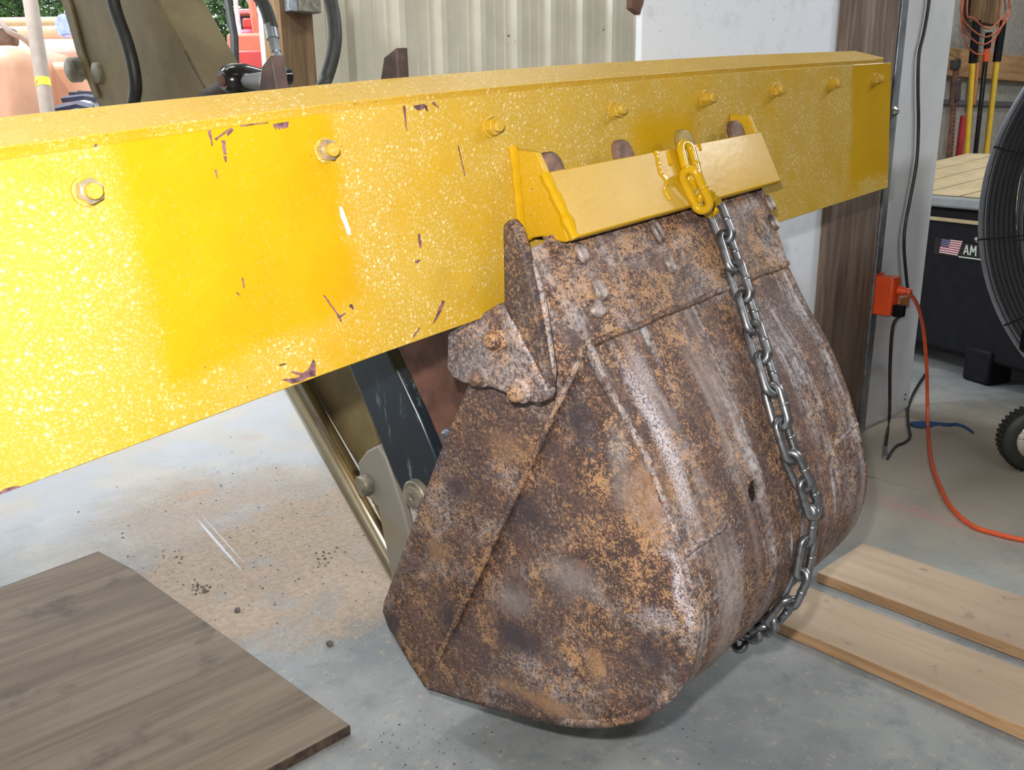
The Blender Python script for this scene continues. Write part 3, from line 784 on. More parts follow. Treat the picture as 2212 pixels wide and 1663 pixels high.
# --- plug welds on the lip plate and teeth above it
for x, y, rx, ry in ((1253, 548, 15, 24), (1292, 628, 17, 26), (1288, 668, 22, 22), (1415, 500, 12, 30), (1444, 572, 13, 20), (1568, 522, 12, 18), (1660, 440, 10, 18), (1668, 482, 10, 18)):
    h = prof_hit(x, y)
    if not h: continue
    p, nr, tg = h; u_ = UB; m = MB(); vs = []; fs = []
    a_, b_ = rpx(rx, p) * 1.15, rpx(ry, p) * 1.1
    for ring, (sc_, hh) in enumerate(((1, 0), (.92, .0022), (.7, .0040), (.4, .0036), (.05, .0032))):
        for k in range(16):
            an = 2 * pi * k / 16; vs.append(p + u_ * cos(an) * a_ * sc_ + tg * sin(an) * b_ * sc_ + nr * (hh + .002))
    for ring in range(4):
        for k in range(16): fs.append((ring * 16 + k, ring * 16 + (k + 1) % 16, (ring + 1) * 16 + (k + 1) % 16, (ring + 1) * 16 + k))
    m.add(vs, fs); m.build('plug_weld', plain('plug_weld', (.20, .15, .13), .42, var=.4, scale=90, bump=.4) if 'plug_weld' not in bpy.data.materials else bpy.data.materials['plug_weld'], bucket, smooth=True)
for i, u in enumerate((.707, .898, 1.092, 1.283)):
    w_ = .036; prof = []
    pts2 = [(-.5, -.16), (-.5, -.056), (-.40, -.044), (-.2, -.038), (.1, -.037), (.32, -.042), (.46, -.052), (.5, -.066), (.5, -.16)]
    front = [W(u + a * w_ * 1.25, b_ + .002, .046 + (-.05 - b_) * .25) for a, b_ in pts2]
    MB().prism(front, -NB * .018 * S).build('tooth', TOOTH if i != 2 else plain('tooth_overspray', (.28, .20, .05), .5), bucket, bevel=.003, seg=3)
# --- hinge ears on the back, carrying the pins
for u in (.90, 1.06):
    pts = [W(u, -1.12, -.28), W(u, -.98, -.42), W(u, -.90, -.48), W(u, -1.0, -.56), W(u, -1.10, -.46)]
    MB().prism(pts, UB * .02 * S).build('hinge_ear', RUSTB, bucket, bevel=.002)

# ================================================================== chain
chain_pts = []
for x, y, n in ((1480, 318, .062), (1493, 365, .075), (1506, 415, .100)):
    chain_pts.append((LN(x, y, n + .018)))
for x, y in ((1522, 465), (1540, 507), (1553, 550), (1566, 591), (1579, 632), (1591, 674), (1603, 712), (1615, 755), (1628, 795), (1640, 838), (1652, 880), (1664, 925), (1676, 965), (1692, 1010), (1717, 1062), (1728, 1096)):
    chain_pts.append(prof_hit(x, y, .0235)[0])
tail = [(1740, 1132), (1744, 1175), (1737, 1215), (1727, 1250), (1708, 1290), (1686, 1322), (1662, 1346), (1636, 1364), (1596, 1374)]
hh = loc3(chain_pts[-1]); du = hh[0]
for i, (x, y) in enumerate(tail):
    # carry on round the heel in the same cross-section, drifting slowly to the near side
    chain_pts.append(LU(x, y, (du, du - .01, du - .02, du - .03, du - .04, du - .045, du - .035, du + .02, du + .09)[i]))
ue = du + .11
for v, n in ((-1.062, .115), (-1.10, .02), (-1.130, -.10), (-1.165, -.29)): chain_pts.append(W(ue, v, n))
path = spline(chain_pts, 30)
cum = [0.0]
for a, b in zip(path[:-1], path[1:]): cum.append(cum[-1] + (b - a).length)
def path_at(s_):
    if s_ >= cum[-1]: return path[-1]
    lo, hi = 0, len(cum) - 1
    while hi - lo > 1:
        md_ = (lo + hi) // 2
        if cum[md_] <= s_: lo = md_
        else: hi = md_
    return path[lo].lerp(path[hi], (s_ - cum[lo]) / max(1e-9, cum[hi] - cum[lo]))
PIT = .0605 * S; WD = .0154 * S
def link_mesh(name, mat, pit, wd, width):
    r = wd / 2; hw = width / 2 - r; st = pit / 2 + r - hw; pts = []
    for k in range(13): a = -pi / 2 + pi * k / 12; pts.append(V3((st + hw * cos(a), hw * sin(a), 0)))
    for k in range(13): a = pi / 2 + pi * k / 12; pts.append(V3((-st + hw * cos(a), hw * sin(a), 0)))
    m = MB().tube(pts, [r] * 26, 10, closed=True)
    # butt weld in the middle of one leg
    m.tube([V3((-.0025, hw, 0)), V3((-.0012, hw, 0)), V3((.0012, hw, 0)), V3((.0025, hw, 0))], [r * .9, r * 1.14, r * 1.14, r * .9], 10)
    me = bpy.data.meshes.new(name); me.from_pydata(m.v, [], m.f); me.materials.append(mat)
    me.polygons.foreach_set('use_smooth', [True] * len(me.polygons)); return me
chain = thing('chain', chain_pts[3], 'dark steel link chain hanging down the bucket from the yellow bracket', 'chain')
lm_y = link_mesh('link', PAINTG, PIT, WD * 1.10, .0440 * S); lm_s = link_mesh('link', CHAINM, PIT, WD, .0435 * S)
nl = int(cum[-1] / PIT); inv = chain.matrix_world.inverted()
for i in range(nl):
    s_ = (i + .5) * PIT
    c_ = path_at(s_); tng = (path_at(s_ + PIT * .45) - path_at(s_ - PIT * .45)).normalized()
    side_ = (UB - tng * UB.dot(tng)).normalized()
    up_ = tng.cross(side_)
    tw = R(8) if i % 2 == 0 else R(80)
    late = max(0, min(1, (s_ - .36 * cum[-1]) / (.3 * cum[-1])))
    tw += R(38) * late
    y_ = side_ * cos(tw) + up_ * sin(tw); z_ = tng.cross(y_)
    Mx = Matrix((tng, y_, z_)).transposed().to_4x4(); Mx.translation = c_
    yel = i < 3
    o = bpy.data.objects.new('link', lm_y if yel else lm_s); col.objects.link(o); o.parent = chain
    o.matrix_local = inv @ Mx
    if yel: o['label'] = 'yellow overpainted link'
# weld blob that fixes the top link
bead([LN(1470, 328, .066), LN(1476, 345, .070), LN(1484, 352, .074)], .006, .5, k=6).build('weld_bead', PAINTG, blade, smooth=True)
bead([LN(1500, 395, .096), LN(1496, 410, .103), LN(1492, 420, .108)], .005, .5, k=6).build('weld_bead', PAINTG, blade, smooth=True)

# ================================================================== digging arm behind the blade
arm = thing('backhoe_arm', W(.8, -.8, -.6), 'dusty tan backhoe arm with hoses and chrome rod behind the blade', 'machine arm', frame=FRAME)
ARM = [(-40, -430), (96, -90), (140, 20), (168, 118), (205, 212), (240, 300), (600, 740), (690, 870), (792, 1040), (815, 960), (770, 800), (445, 195), (340, 0), (292, -90), (110, -430)]
MB().prism(LUp(ARM, .772), UB * .13 * S).build('dipper', TAN, arm, bevel=.004)
fl = [(-42, -430), (94, -90), (138, 20), (166, 118), (203, 212), (212, 210), (178, 112), (152, 10), (110, -90), (-26, -430)]
MB().prism(LUp(fl, .762), UB * .008 * S).build('edge_flange', TAN, arm, bevel=.001)
bead([LU(400, 110, .771), LU(420, 150, .771), LU(446, 196, .771)], .0012, .5).build('weld_seam', FINM, arm, smooth=True)
p = LU(178, 150, .772)
MB().lathe(p, -UB, [(-.03, rpx(21, p)), (.004, rpx(21, p)), (.006, rpx(26, p)), (.022, rpx(26, p)), (.026, rpx(20, p))], 18).build('pin', PINM, arm, smooth=True, angle=40)
p = LU(213, 158, .772)
MB().lathe(p, -UB, [(-.02, rpx(24, p)), (.006, rpx(22, p)), (.010, rpx(12, p))], 12).build('pin_collar', PINM, arm, smooth=True)
def hose(px, d, r, name='hose', mat=RUBBER, u=None):
    pts = spline([LU(q[0], q[1], u) if u is not None else FD(q[0], q[1], (q[2] if len(q) > 2 else d) * S) for q in px], 8)
    return MB().tube(pts, rpx(r, pts[len(pts) // 2]), 12).build(name, mat, arm, smooth=True)
hose([(40, -420), (150, -230), (225, -60), (252, 30), (272, 85), (287, 140), (293, 190), (288, 240), (300, 330), (380, 470), (520, 640)], 0, 13.5, u=.715)
hose([(150, -330, 2.2), (330, -220, 1.9), (450, -130, 1.78), (500, -70), (545, -22), (570, 10), (584, 50), (586, 62)], 1.75, 14)
f_ = MB().tube([FD(584, 54, 1.75 * S), FD(590, 84, 1.75 * S)], rpx(14, FD(585, 60, 1.75 * S)), 14).build('hose_ferrule', STEEL, arm, smooth=True)
sub(MB().tube([FD(590, 84, 1.75 * S), FD(597, 112, 1.75 * S)], rpx(12, FD(585, 60, 1.75 * S)), 6), 'fitting_nut', STEEL, f_)
sub(MB().tube(spline([FD(597, 112, 1.75 * S), FD(606, 140, 1.75 * S), FD(611, 165, 1.75 * S), FD(606, 215, 1.80 * S), FD(590, 300, 1.95 * S), FD(540, 420, 2.1 * S)], 5), rpx(9, FD(585, 60, 1.75 * S)), 10), 'tube_end', STEEL, f_, smooth=True)
hose([(200, -380, 2.2), (430, -260, 1.85), (620, -170, 1.65), (690, -70), (716, 10), (724, 70), (720, 115), (706, 165), (684, 215), (650, 300, 1.7), (600, 420, 1.95), (560, 560, 2.1)], 1.6, 14.5)
p = FD(505, 172, 2.0 * S)
kb = MB().lathe(p, -UB, [(-.09, rpx(20, p)), (-.04, rpx(22, p)), (-.02, rpx(32, p)), (.0, rpx(33, p)), (.012, rpx(29, p)), (.018, rpx(20, p))], 24).build('cylinder_eye', BLKG, arm, smooth=True)
p2 = p - UB * .018; sub(MB().lathe(p2, -UB, [(-.004, rpx(13, p2)), (.003, rpx(13, p2)), (.005, rpx(9, p2))], 14), 'eye_pin', RUSTB, kb, smooth=True)
MB().tube([FD(500, 178, 2.05 * S), FD(430, 216, 2.25 * S)], rpx(16, p), 14).build('boss', FINM, arm, smooth=True)
MB().tube([FD(530, 176, 2.1 * S), W(.325, .105, -.125)], rpx(14, p), 14).build('cylinder_rod_end', RUBBER, arm, smooth=True)
# below the blade
a_, b_ = LU(588, 740, .735), LU(868, 1240, .735)
MB().tube([a_, b_], rpx(28, (a_ + b_) / 2), 28).build('chrome_rod', RODM, arm, smooth=True)
MB().prism(LUp([(772, 1000), (790, 975), (815, 962), (833, 990), (872, 1110), (915, 1290), (852, 1300), (842, 1230), (815, 1095), (780, 1060)], .665), UB * .022 * S).build('link_plate', GREYT, arm, bevel=.003)
p = LU(797, 1044, .665); rr = rpx(24, p)
MB().lathe(p + UB * .002, -UB, [(-.01, rr * .7), (.004, rr * .7), (.005, rr), (.014, rr), (.017, rr * .9)], 22).build('link_pin', PINM, arm, smooth=True, angle=40)
BB = [(690, 640), (760, 620), (830, 745), (905, 905), (948, 1010), (958, 1080), (940, 1115), (905, 1118), (878, 1085), (848, 1025), (800, 905), (756, 800)]
MB().prism(LUp(BB, .612), UB * .03 * S).build('black_link', BLK, arm, bevel=.004, seg=3)
p = LU(906, 1068, .612); rr = rpx(37, p)
k_ = MB().lathe(p, -UB, [(0, rr), (.008, rr), (.010, rr * .92), (.008, rr * .80), (.008, rr * .70), (.012, rr * .66), (.012, rr * .30), (.010, rr * .25)], 26).build('pin_boss', PINM, arm, smooth=True, angle=40)
MB().prism(LUp([(800, 700), (1040, 610), (1090, 880), (960, 1190), (946, 1080), (880, 880), (838, 775)], .83), UB * .016 * S).build('rust_plate', RUSTB, arm, bevel=.001)
MB().prism(LUp([(820, 760), (834, 756), (955, 1060), (955, 1110), (945, 1090)], .822), UB * .02 * S).build('plate_edge', RUSTB, arm, bevel=.001)
p = LU(972, 942, .80); MB().lathe(p, -UB, [(-.02, rpx(20, p)), (.006, rpx(20, p)), (.010, rpx(14, p))], 8).build('plate_bolt', STEEL, arm, bevel=.001)

# ================================================================== floor coverings
def sheet(name, pts, th, top, edge_mat, label, cat, group=None):
    root = thing(name, (pts[0][0], pts[0][1], 0), label, cat, group)
    o = MB().prism([V3((p[0], p[1], .001)) for p in pts], (0, 0, th)).build('board', top, root, bevel=.001, seg=1)
    o.data.materials.append(edge_mat)
    for pl_ in o.data.polygons:
        if abs(pl_.normal.z) < .5: pl_.material_index = 1
    return root
pg = [F(x, y, .016) for x, y in ((757, 1566), (318, 1252), (286, 1228), (213, 1190), (0, 1268), (-500, 1480), (-900, 2400), (300, 1812))]
sheet('plywood_sheet', [(p.x, p.y) for p in pg], .015, PLYG, plain('dark_ply_edge', (.075, .048, .034), .8, var=.3, scale=60), 'grey stained plywood sheet lying on the floor below the blade', 'plywood')
A1 = F(1690, 1341, .02); A2 = F(2212, 1580, .02); A3 = F(1805, 1291, .02); A4 = F(2212, 1451, .02)
xa0 = (A1.x + A2.x) / 2; xa1 = (A3.x + A4.x) / 2; ya = F(1640, 1340, .02).y
sheet('plywood_plank', [(xa0, ya + .30), (xa1, ya + .32), (xa1 + .02, -.9), (xa0, -.9)], .019, PLYT, PLYE, 'tan plywood plank nearest the bucket on the concrete floor, the front one of two', 'plank')
B1 = F(1757, 1238, .02); B2 = F(2212, 1396, .02); B3 = F(1860, 1175, .02); B4 = F(2212, 1285, .02)
xb_0 = (B1.x + B2.x) / 2; xb_1 = (B3.x + B4.x) / 2
sheet('plywood_plank', [(xb_0, B3.y + .002), (xb_1, B3.y), (xb_1, -.9), (xb_0, -.9)], .019, PLYT, PLYE, 'tan plywood plank behind the front plank, closer to the red extension cord', 'plank')
# grit and crumbs
m = MB(); m2 = MB()
def crumb(mb, p, r):
    x = [V3((random.uniform(.6, 1.2), random.uniform(.6, 1.2), random.uniform(.4, .8))) for _ in range(1)][0]
    a = random.uniform(0, 6); ca, sa = cos(a), sin(a)
    pts = [(1, 0, 0), (-1, 0, 0), (0, 1, 0), (0, -1, 0), (0, 0, 1), (0, 0, -.4)]
    vs = [V3((p.x + (q[0] * ca * x.x - q[1] * sa * x.y) * r, p.y + (q[0] * sa * x.x + q[1] * ca * x.y) * r, p.z + q[2] * r * x.z + r * .3)) for q in pts]
    mb.add(vs, [(0, 2, 4), (2, 1, 4), (1, 3, 4), (3, 0, 4), (2, 0, 5), (1, 2, 5), (3, 1, 5), (0, 3, 5)])
for i in range(330):
    x = random.gauss(560, 240); y = random.gauss(1130, 130)
    if y < 850 or x < 20 or x > 840: continue
    if (x < 800 and y > 1190 + max(0, (x - 215)) * .72 - 20): continue
    p = F(x, y); crumb(m if random.random() < .8 else m2, p, random.choice((.0012, .0016, .002, .0026)))
for cx_, cy_, k in ((432, 1272, 34), (375, 1205, 14), (690, 1212, 14), (712, 1195, 10)):
    for i in range(k):
        p = F(random.gauss(cx_, 16), random.gauss(cy_, 8)); crumb(m, p, random.uniform(.0015, .004))
for i in range(80):
    p = F(random.uniform(780, 1560), random.uniform(1560, 1660)); crumb(m, p, random.choice((.001, .0014, .002)))
o = m.build('floor_grit', STONE); tag(o, 'dark grit and crumbs scattered over the dusty concrete floor', 'grit', kind='stuff')
o = m2.build('pale_crumbs', CRUMB); tag(o, 'pale chips and crumbs scattered on the dusty floor', 'crumbs', kind='stuff')
for i, (x, y, r, lab) in enumerate(((712, 1394, 8, 'dark pebble on the sandy floor nearest the lower left corner of the bucket'), (514, 1321, 7, 'dark pebble on the sandy floor beside the plywood edge'))):
    p = F(x, y); rr = rpx(r, p); bm = bmesh.new(); bmesh.ops.create_icosphere(bm, subdivisions=2, radius=rr)
    for v in bm.verts: v.co *= 1 + .25 * mnoise.noise(v.co * 140 + V3((i, 0, 0))); v.co.z *= .75
    me = bpy.data.meshes.new('pebble'); bm.to_mesh(me); bm.free(); me.materials.append(STONE)
    o = bpy.data.objects.new('pebble', me); col.objects.link(o); o.location = (p.x, p.y, rr * .70); tag(o, lab, 'pebble')

# ================================================================== outlet box and cords
obw = WY(1882, 640, YP); obx = obw.x; XN = V3((1, 0, 0))
oy = hit(1925, 645, XN, obw).y; ox1 = WY(1941, 640, oy).x
oz0, oz1 = hit(1925, 684, XN, obw).z, hit(1925, 600, XN, obw).z
ob = thing('outlet_box', (obx, YP, oz0), 'orange electrical outlet box on the wooden post', 'outlet box')
hz = oz1 - oz0
MB().box(obx, ox1, oy, YP - .006, oz0, oz1).build('housing', ORNG, ob, bevel=.003)
MB().box(obx + .004, ox1 + .006, YP - .0055, YP - .0045, oz0, oz1 + .004).build('back_plate', ORNG, ob)
ob1 = V3((ox1, oy, oz0)); ob0 = V3((obx, oy, oz0)); oxm = (obx + ox1) / 2
MB().box(obx + .004, ox1 - .004, oy - .002, oy - .0003, oz0 + .008, oz1 - .008).build('socket_face', ORNG, ob, bevel=.0008)
pA = V3((oxm + .004, oy - .0035, oz0 + hz * .66)); pB = V3((ox1 + .0015, oy, oz0 + hz * .22))
blkplug = V3((oxm - .008, oy - .030, oz0 + hz * .16))
o = thing('adapter_plug', pB, 'tan orange adapter plug in the lower socket of the outlet box', 'plug')
MB().obox(pB + V3((0, -.004, -.014)), (.062, 0, 0), (0, .030, 0), (0, 0, .034)).build('body', ORNT, o, bevel=.006, seg=3)
ec = thing('extension_cord', F(2100, 1136), 'orange extension cord running from the outlet box down across the floor', 'cord')
pts = [pA + V3((0, -.030, 0)), WY(1962, 632, oy - .035), WY(1976, 648, oy - .03), WY(1987, 675, YP - .07), WY(1995, 715, YP - .055), WY(2001, 780, YP - .06), WY(2003, 850, YP - .06)]
pts += [F(x, y, .005) for x, y in ((2004, 915), (2010, 985), (2024, 1035), (2052, 1092), (2098, 1134), (2150, 1152), (2212, 1166), (2330, 1180), (2600, 1190), (3000, 1150))]
MB().tube(spline(pts, 8), .0048, 10).build('cable', ORNC, ec, smooth=True)
MB().lathe(pA, (.12, -1, -.05), [(0, .011), (.012, .0115), (.018, .009), (.03, .008), (.034, .005)], 14).build('plug', ORNG, ec, smooth=True)
bc = thing('black_cord', F(1913, 985), 'black cord plugged into the outlet box, its lower end folded on the floor', 'cord')
pts = [blkplug + V3((.001, .008, -.012)), WY(1929, 705, oy - .012), WY(1923, 780, YP - .05), WY(1922, 850, YP - .045)] + [F(x, y, .004) for x, y in ((1921, 905), (1916, 940), (1912, 968))]
MB().tube(spline(pts, 8), .0042, 8).build('cable', RUBBER, bc, smooth=True)
MB().box(blkplug.x - .010, blkplug.x + .012, blkplug.y, blkplug.y + .0265, blkplug.z - .016, blkplug.z + .014).build('plug', BLKP, bc, bevel=.004)
MB().tube([F(1912, 968, .005), F(1912.5, 988, .005)], .0055, 8).build('metal_tip', STEEL, bc, smooth=True)
o = MB().tube(spline([F(x, y, .004) for x, y in ((1917, 990), (1928, 972), (1938, 962), (1955, 955), (1966, 942), (1962, 915), (1962, 880), (1975, 845), (1998, 808))], 8), .0035, 8).build('floor_cord', RUBBER, smooth=True)
tag(o, 'loose black cord bent on the floor in front of the grey panel', 'cord')
o = MB().tube(spline([WY(x, y, YP - .004) for x, y in ((2012, -60), (2006, 10), (1996, 70), (1985, 120), (1983, 190), (1984, 270), (1980, 350), (1966, 430), (1955, 490), (1953, 540), (1959, 610), (1962, 640))], 8), .0042, 8).build('hanging_cord', RUBBER, smooth=True)
tag(o, 'thin black cord hanging down the grey panel above the outlet box', 'cord')
m = MB(); pp = [F(x, y, .003) for x, y in ((1966, 917), (1975, 922), (1990, 924), (2012, 922), (2024, 917), (2050, 920), (2066, 918), (2080, 922), (2093, 930), (2101, 936))]
qq = [F(x, y, .003) for x, y in ((1966, 913), (1975, 912), (1990, 912), (2012, 912), (2024, 914), (2050, 916), (2066, 915), (2080, 919), (2096, 928), (2104, 935))]
m.prism(pp + qq[::-1], (0, 0, .003)); o = m.build('blue_strap', BLUES); tag(o, 'blue strap lying on the floor beside the grey panel', 'strap')

# ================================================================== tool corner on the right
YT = 2.2
tw_ = structure('wall_tools')
MB().box(4.6, 9.4, YT, YT + .05, 0, 3.0).build('sheet', plain('tool_wall_sheet', (.30, .285, .25), .5), tw_)
MB().box(4.6, 4.65, YT + .051, YC - .036, 0, 3.0).build('return_sheet', bpy.data.materials['tool_wall_sheet'], tw_)
g0 = WY(2060, 103, YT - .04); g1 = WY(2060, 165, YT - .04)
MB().box(4.65, 9.3, YT - .045, YT - .0005, g1.z, g0.z).build('girt', GIRT, tw_, bevel=.004)
r0 = WY(2060, 215, YT - .02)
MB().box(4.65, 9.3, YT - .02, YT - .0005, r0.z - .03, r0.z).build('rail', plain('grey_rail', (.09, .09, .10), .5), tw_, bevel=.003)
q0, q1 = WY(2100, 60, YT - .07), WY(2145, 60, YT - .07)
MB().box(q0.x, q1.x, YT - .10, YT - .046, WY(2120, 52, YT - .07).z, 2.6).build('stud', POSTB, tw_, bevel=.004)
lg = WY(2040, 385, YT - .2); MB().box(4.7, 8.5, YT - .35, YT - .003, lg.z - .05, lg.z).build('ledge', GIRT, tw_, bevel=.004)
ledge_z = lg.z
def stick(name, label, cat, segs, y=YT - .14, group=None):
    """segs: (part, material, (x,y) top, (x,y) bottom, half width px)"""
    root = thing(name, WY(*segs[-1][3], y), label, cat, group)
    for nm, mt, a, b, hw in segs:
        A_, B_ = WY(*a, y), WY(*b, y); r_ = rpx(hw, A_)
        MB().tube([A_, A_.lerp(B_, .5), B_], r_, 12).build(nm, mt, root, smooth=True)
    return root
stick('long_handled_tool', 'yellow handled garden tool with black grip, the left one of the pair', 'tool', (('grip', BLKP, (2110, 44), (2101, 136), 8.5), ('handle', YEL, (2101, 136), (2084, 384), 6)))
stick('long_handled_tool', 'yellow handled garden tool with black grip beside the fan guard', 'tool', (('grip', BLKP, (2166, 44), (2153, 133), 8.5), ('handle', YEL, (2153, 133), (2124, 384), 6)))
stick('pole_tool', 'black pole tool with an orange collar between the two yellow handles', 'tool', (('upper_grip', BLKP, (2136, 70), (2132, 105), 7), ('collar', ORNG, (2132, 105), (2129, 133), 6), ('pole', BLKG, (2129, 133), (2101, 384), 5)), y=YT - .10)
stick('red_bar', 'short red bar leaning behind the left yellow handle', 'tool', (('bar', RED, (2082, 250), (2068, 358), 7),), y=YT - .08)
stick('wooden_handle', 'short pale wooden handle hanging beside the left yellow tool', 'tool', (('handle', ORNT, (2112, 135), (2104, 226), 4),), y=YT - .06)
# perforated jack bar
A_, B_ = WY(2071, 128, YT - .12), WY(2052, 384, YT - .12)
jack = thing('jack_bar', B_, 'dark perforated steel jack bar leaning left of the yellow handles', 'jack')
hwid = rpx(8, A_); d_ = (B_ - A_); L_ = d_.length; d_.normalize(); sx = V3((1, 0, 0)); sx = (sx - d_ * sx.dot(d_)).normalized()
for sgn in (-1, 1): MB().obox(A_ + sx * (sgn * hwid * .8 - hwid * .22), sx * hwid * .44, V3((0, .02, 0)), d_ * L_).build('rail', RUSTB, jack, bevel=.001)
m = MB(); nh = 30
for i in range(nh + 1): m.obox(A_ + d_ * (L_ * i / nh) - sx * hwid * .6 - d_ * .006, sx * hwid * 1.2, V3((0, .016, 0)), d_ * .014)
o = m.build('web', RUSTB, jack); o['kind'] = 'stuff'
MB().obox(A_ - sx * hwid * 2.0 + V3((0, -.01, .0)), sx * hwid * 2.6, V3((0, .04, 0)), d_ * .05).build('head', RUBBER, jack, bevel=.004)
MB().obox(A_ - sx * hwid * 1.0 + V3((0, -.012, 0)) + d_ * .10, sx * hwid * 2.8, V3((0, .04, 0)), d_ * .12).build('runner', FINM, jack, bevel=.005)
q = WY(2050, 372, YT - .16); MB().box(q.x - .08, q.x + .22, YT - .20, YT - .08, ledge_z, ledge_z + .05).build('base', BLKP, jack, bevel=.004)
# hanging orange cord loops
lp = thing('coiled_cord', WY(2120, 60, YT - .18), 'orange extension cord hanging in loops above the tools', 'cord')
m = MB()
for k, (cx_, w_, lo) in enumerate(((2118, 42, 118), (2124, 48, 96), (2130, 52, 80), (2135, 46, 62))):
    pts = [WY(cx_ - w_ * .9, -40, YT - .17 - .012 * k), WY(cx_ - w_, 30, YT - .17 - .012 * k), WY(cx_ - w_ * .7, lo - 22, YT - .17 - .012 * k), WY(cx_, lo, YT - .17 - .012 * k), WY(cx_ + w_ * .7, lo - 26, YT - .17 - .012 * k), WY(cx_ + w_, 20, YT - .17 - .012 * k), WY(cx_ + w_ * .8, -40, YT - .17 - .012 * k)]
    m.tube(spline(pts, 8), .0045, 8)
m.build('loop', plain('dull_orange_cable', (.42, .11, .05), .5), lp, smooth=True)

# ================================================================== black chest with flag sign
ft = F(2088, 826)
e1 = V3((cos(R(67)), sin(R(67)), 0)); e2 = V3((cos(R(-23)), sin(R(-23)), 0))
chest = thing('tool_chest', ft, 'big black plastic chest with a tan lid and a flag sign', 'chest')
o0 = ft + e2 * .03 - e1 * .62; zb = .07
dep = depth(ft + V3((0, 0, .5)))
ztop = hit(2075, 452, e2, ft).z
MB().obox(o0 + V3((0, 0, zb)), e1 * 1.35, e2 * .62, V3((0, 0, ztop - zb))).build('body', BLKP, chest, bevel=.012)
for s_ in (.08, .595, 1.18):
    MB().obox(o0 - e2 * .012 + e1 * (s_ - .035) + V3((0, 0, 0)), e1 * .10, e2 * .10, V3((0, 0, zb + .04))).build('foot', BLKP, chest, bevel=.01)
MB().obox(o0 - e1 * .01 - e2 * .012 + V3((0, 0, ztop - .045)), e1 * 1.37, e2 * .01, V3((0, 0, .012))).build('seam_strip', LIDT, chest, bevel=.002)
rim = MB().obox(o0 - e1 * .02 - e2 * .03 + V3((0, 0, ztop)), e1 * 1.39, e2 * .68, V3((0, 0, .035))).build('lid_rim', LIDG, chest, bevel=.008)
nsl = 9
for k in range(nsl):
    a = o0 - e1 * .01 - e2 * .02 + V3((0, 0, ztop + .0355)) + e1 * (1.37 * k / nsl)
    up2 = V3((0, 0, .10))
    m = MB(); w2 = e1 * (1.37 / nsl - .016)
    m.prism([a, a + e2 * .64, a + e2 * .64 + up2 * 1.1, a + up2 * .05], w2); m.build('lid_slat', LIDT, chest, bevel=.004)
def cf(x, y): return hit(x, y, e2, o0 - e2 * .0015)
def decal(name, pts, mat, off=0.0):
    m = MB(); m.prism([cf(x, y) - e2 * off for x, y in pts], -e2 * .001); return m.build(name, mat, chest)
sg = MB().prism([cf(x, y) for x, y in ((2022, 512), (2112, 530), (2140, 536), (2140, 566), (2108, 560), (2018, 548))], -e2 * .0015).build('sign_plate', BLKG, chest)
fl_ = [(2036, 515), (2081, 521), (2070, 552), (2030, 545)]
def bil(s_, t_):
    (a, b, c_, d) = fl_
    return (a[0] * (1 - s_) * (1 - t_) + b[0] * s_ * (1 - t_) + c_[0] * s_ * t_ + d[0] * (1 - s_) * t_, a[1] * (1 - s_) * (1 - t_) + b[1] * s_ * (1 - t_) + c_[1] * s_ * t_ + d[1] * (1 - s_) * t_)
for k in range(13):
    t0, t1 = k / 13, (k + .95) / 13; s0 = .42 if k < 7 else 0
    decal('flag_stripe', [bil(s0, t0), bil(1, t0), bil(1, t1), bil(s0, t1)], FLAGW if k % 2 == 0 else plain('flag_red', (.20, .03, .05), .5) if 'flag_red' not in bpy.data.materials else bpy.data.materials['flag_red'], .002)
decal('flag_canton', [bil(0, 0), bil(.42, 0), bil(.42, .53), bil(0, .53)], NAVY, .002)
for i_ in range(4):
    for j_ in range(5):
        a = bil(.05 + j_ * .075 + (.03 if i_ % 2 else 0), .06 + i_ * .12); decal('flag_star', [(a[0], a[1]), (a[0] + 1.1, a[1] + .1), (a[0] + 1, a[1] + 1.2), (a[0] - .1, a[1] + 1.0)], FLAGW, .0035)
decal('sign_line', [(2072, 553), (2125, 560), (2125, 562.5), (2072, 555.5)], LETW, .002)
def stroke(x0, y0, x1, y1, w_=2.6):
    L = math.hypot(x1 - x0, y1 - y0); a, b = -(y1 - y0) / L * w_ / 2, (x1 - x0) / L * w_ / 2
    decal('sign_letter', [(x0 + a, y0 + b), (x1 + a, y1 + b), (x1 - a, y1 - b), (x0 - a, y0 - b)], LETW, .002)
for s_ in ((2083, 549, 2090, 529), (2090, 529, 2093, 550.5), (2085, 543, 2092, 544), (2097, 551, 2100, 530), (2100, 530, 2103.5, 545), (2103.5, 545, 2110, 531), (2110, 531, 2109, 553)):
    stroke(*s_)

# ================================================================== drum fan
fd = 1.70; fc = FD(2776, 450, fd); RF = .535
fn = CAM - fc; fn.z = 0; fn.normalize()
fan = thing('drum_fan', (fc.x, fc.y, 0), 'large floor drum fan with wire guard at the right edge of the picture', 'fan')
fx = V3((-fn.y, fn.x, 0)); fy = UP
def ring(r, off, wr, seg=96, sides=6):
    return [fc + fn * off + (fx * cos(2 * pi * k / seg) + fy * sin(2 * pi * k / seg)) * r for k in range(seg)]
MB().tube(ring(RF, 0, .006), .0050, 8, closed=True).build('guard_rim', RIMM, fan, smooth=True)
m = MB()
for k in range(44):
    r_ = RF - .0105 * (k + 1)
    if r_ < .06: break
    m.tube(ring(r_, .012 + .05 * (1 - (r_ / RF) ** 2), 0, 72), .0010, 4, closed=True)
o = m.build('guard_wires', WIRE, fan, smooth=True); o['kind'] = 'stuff'
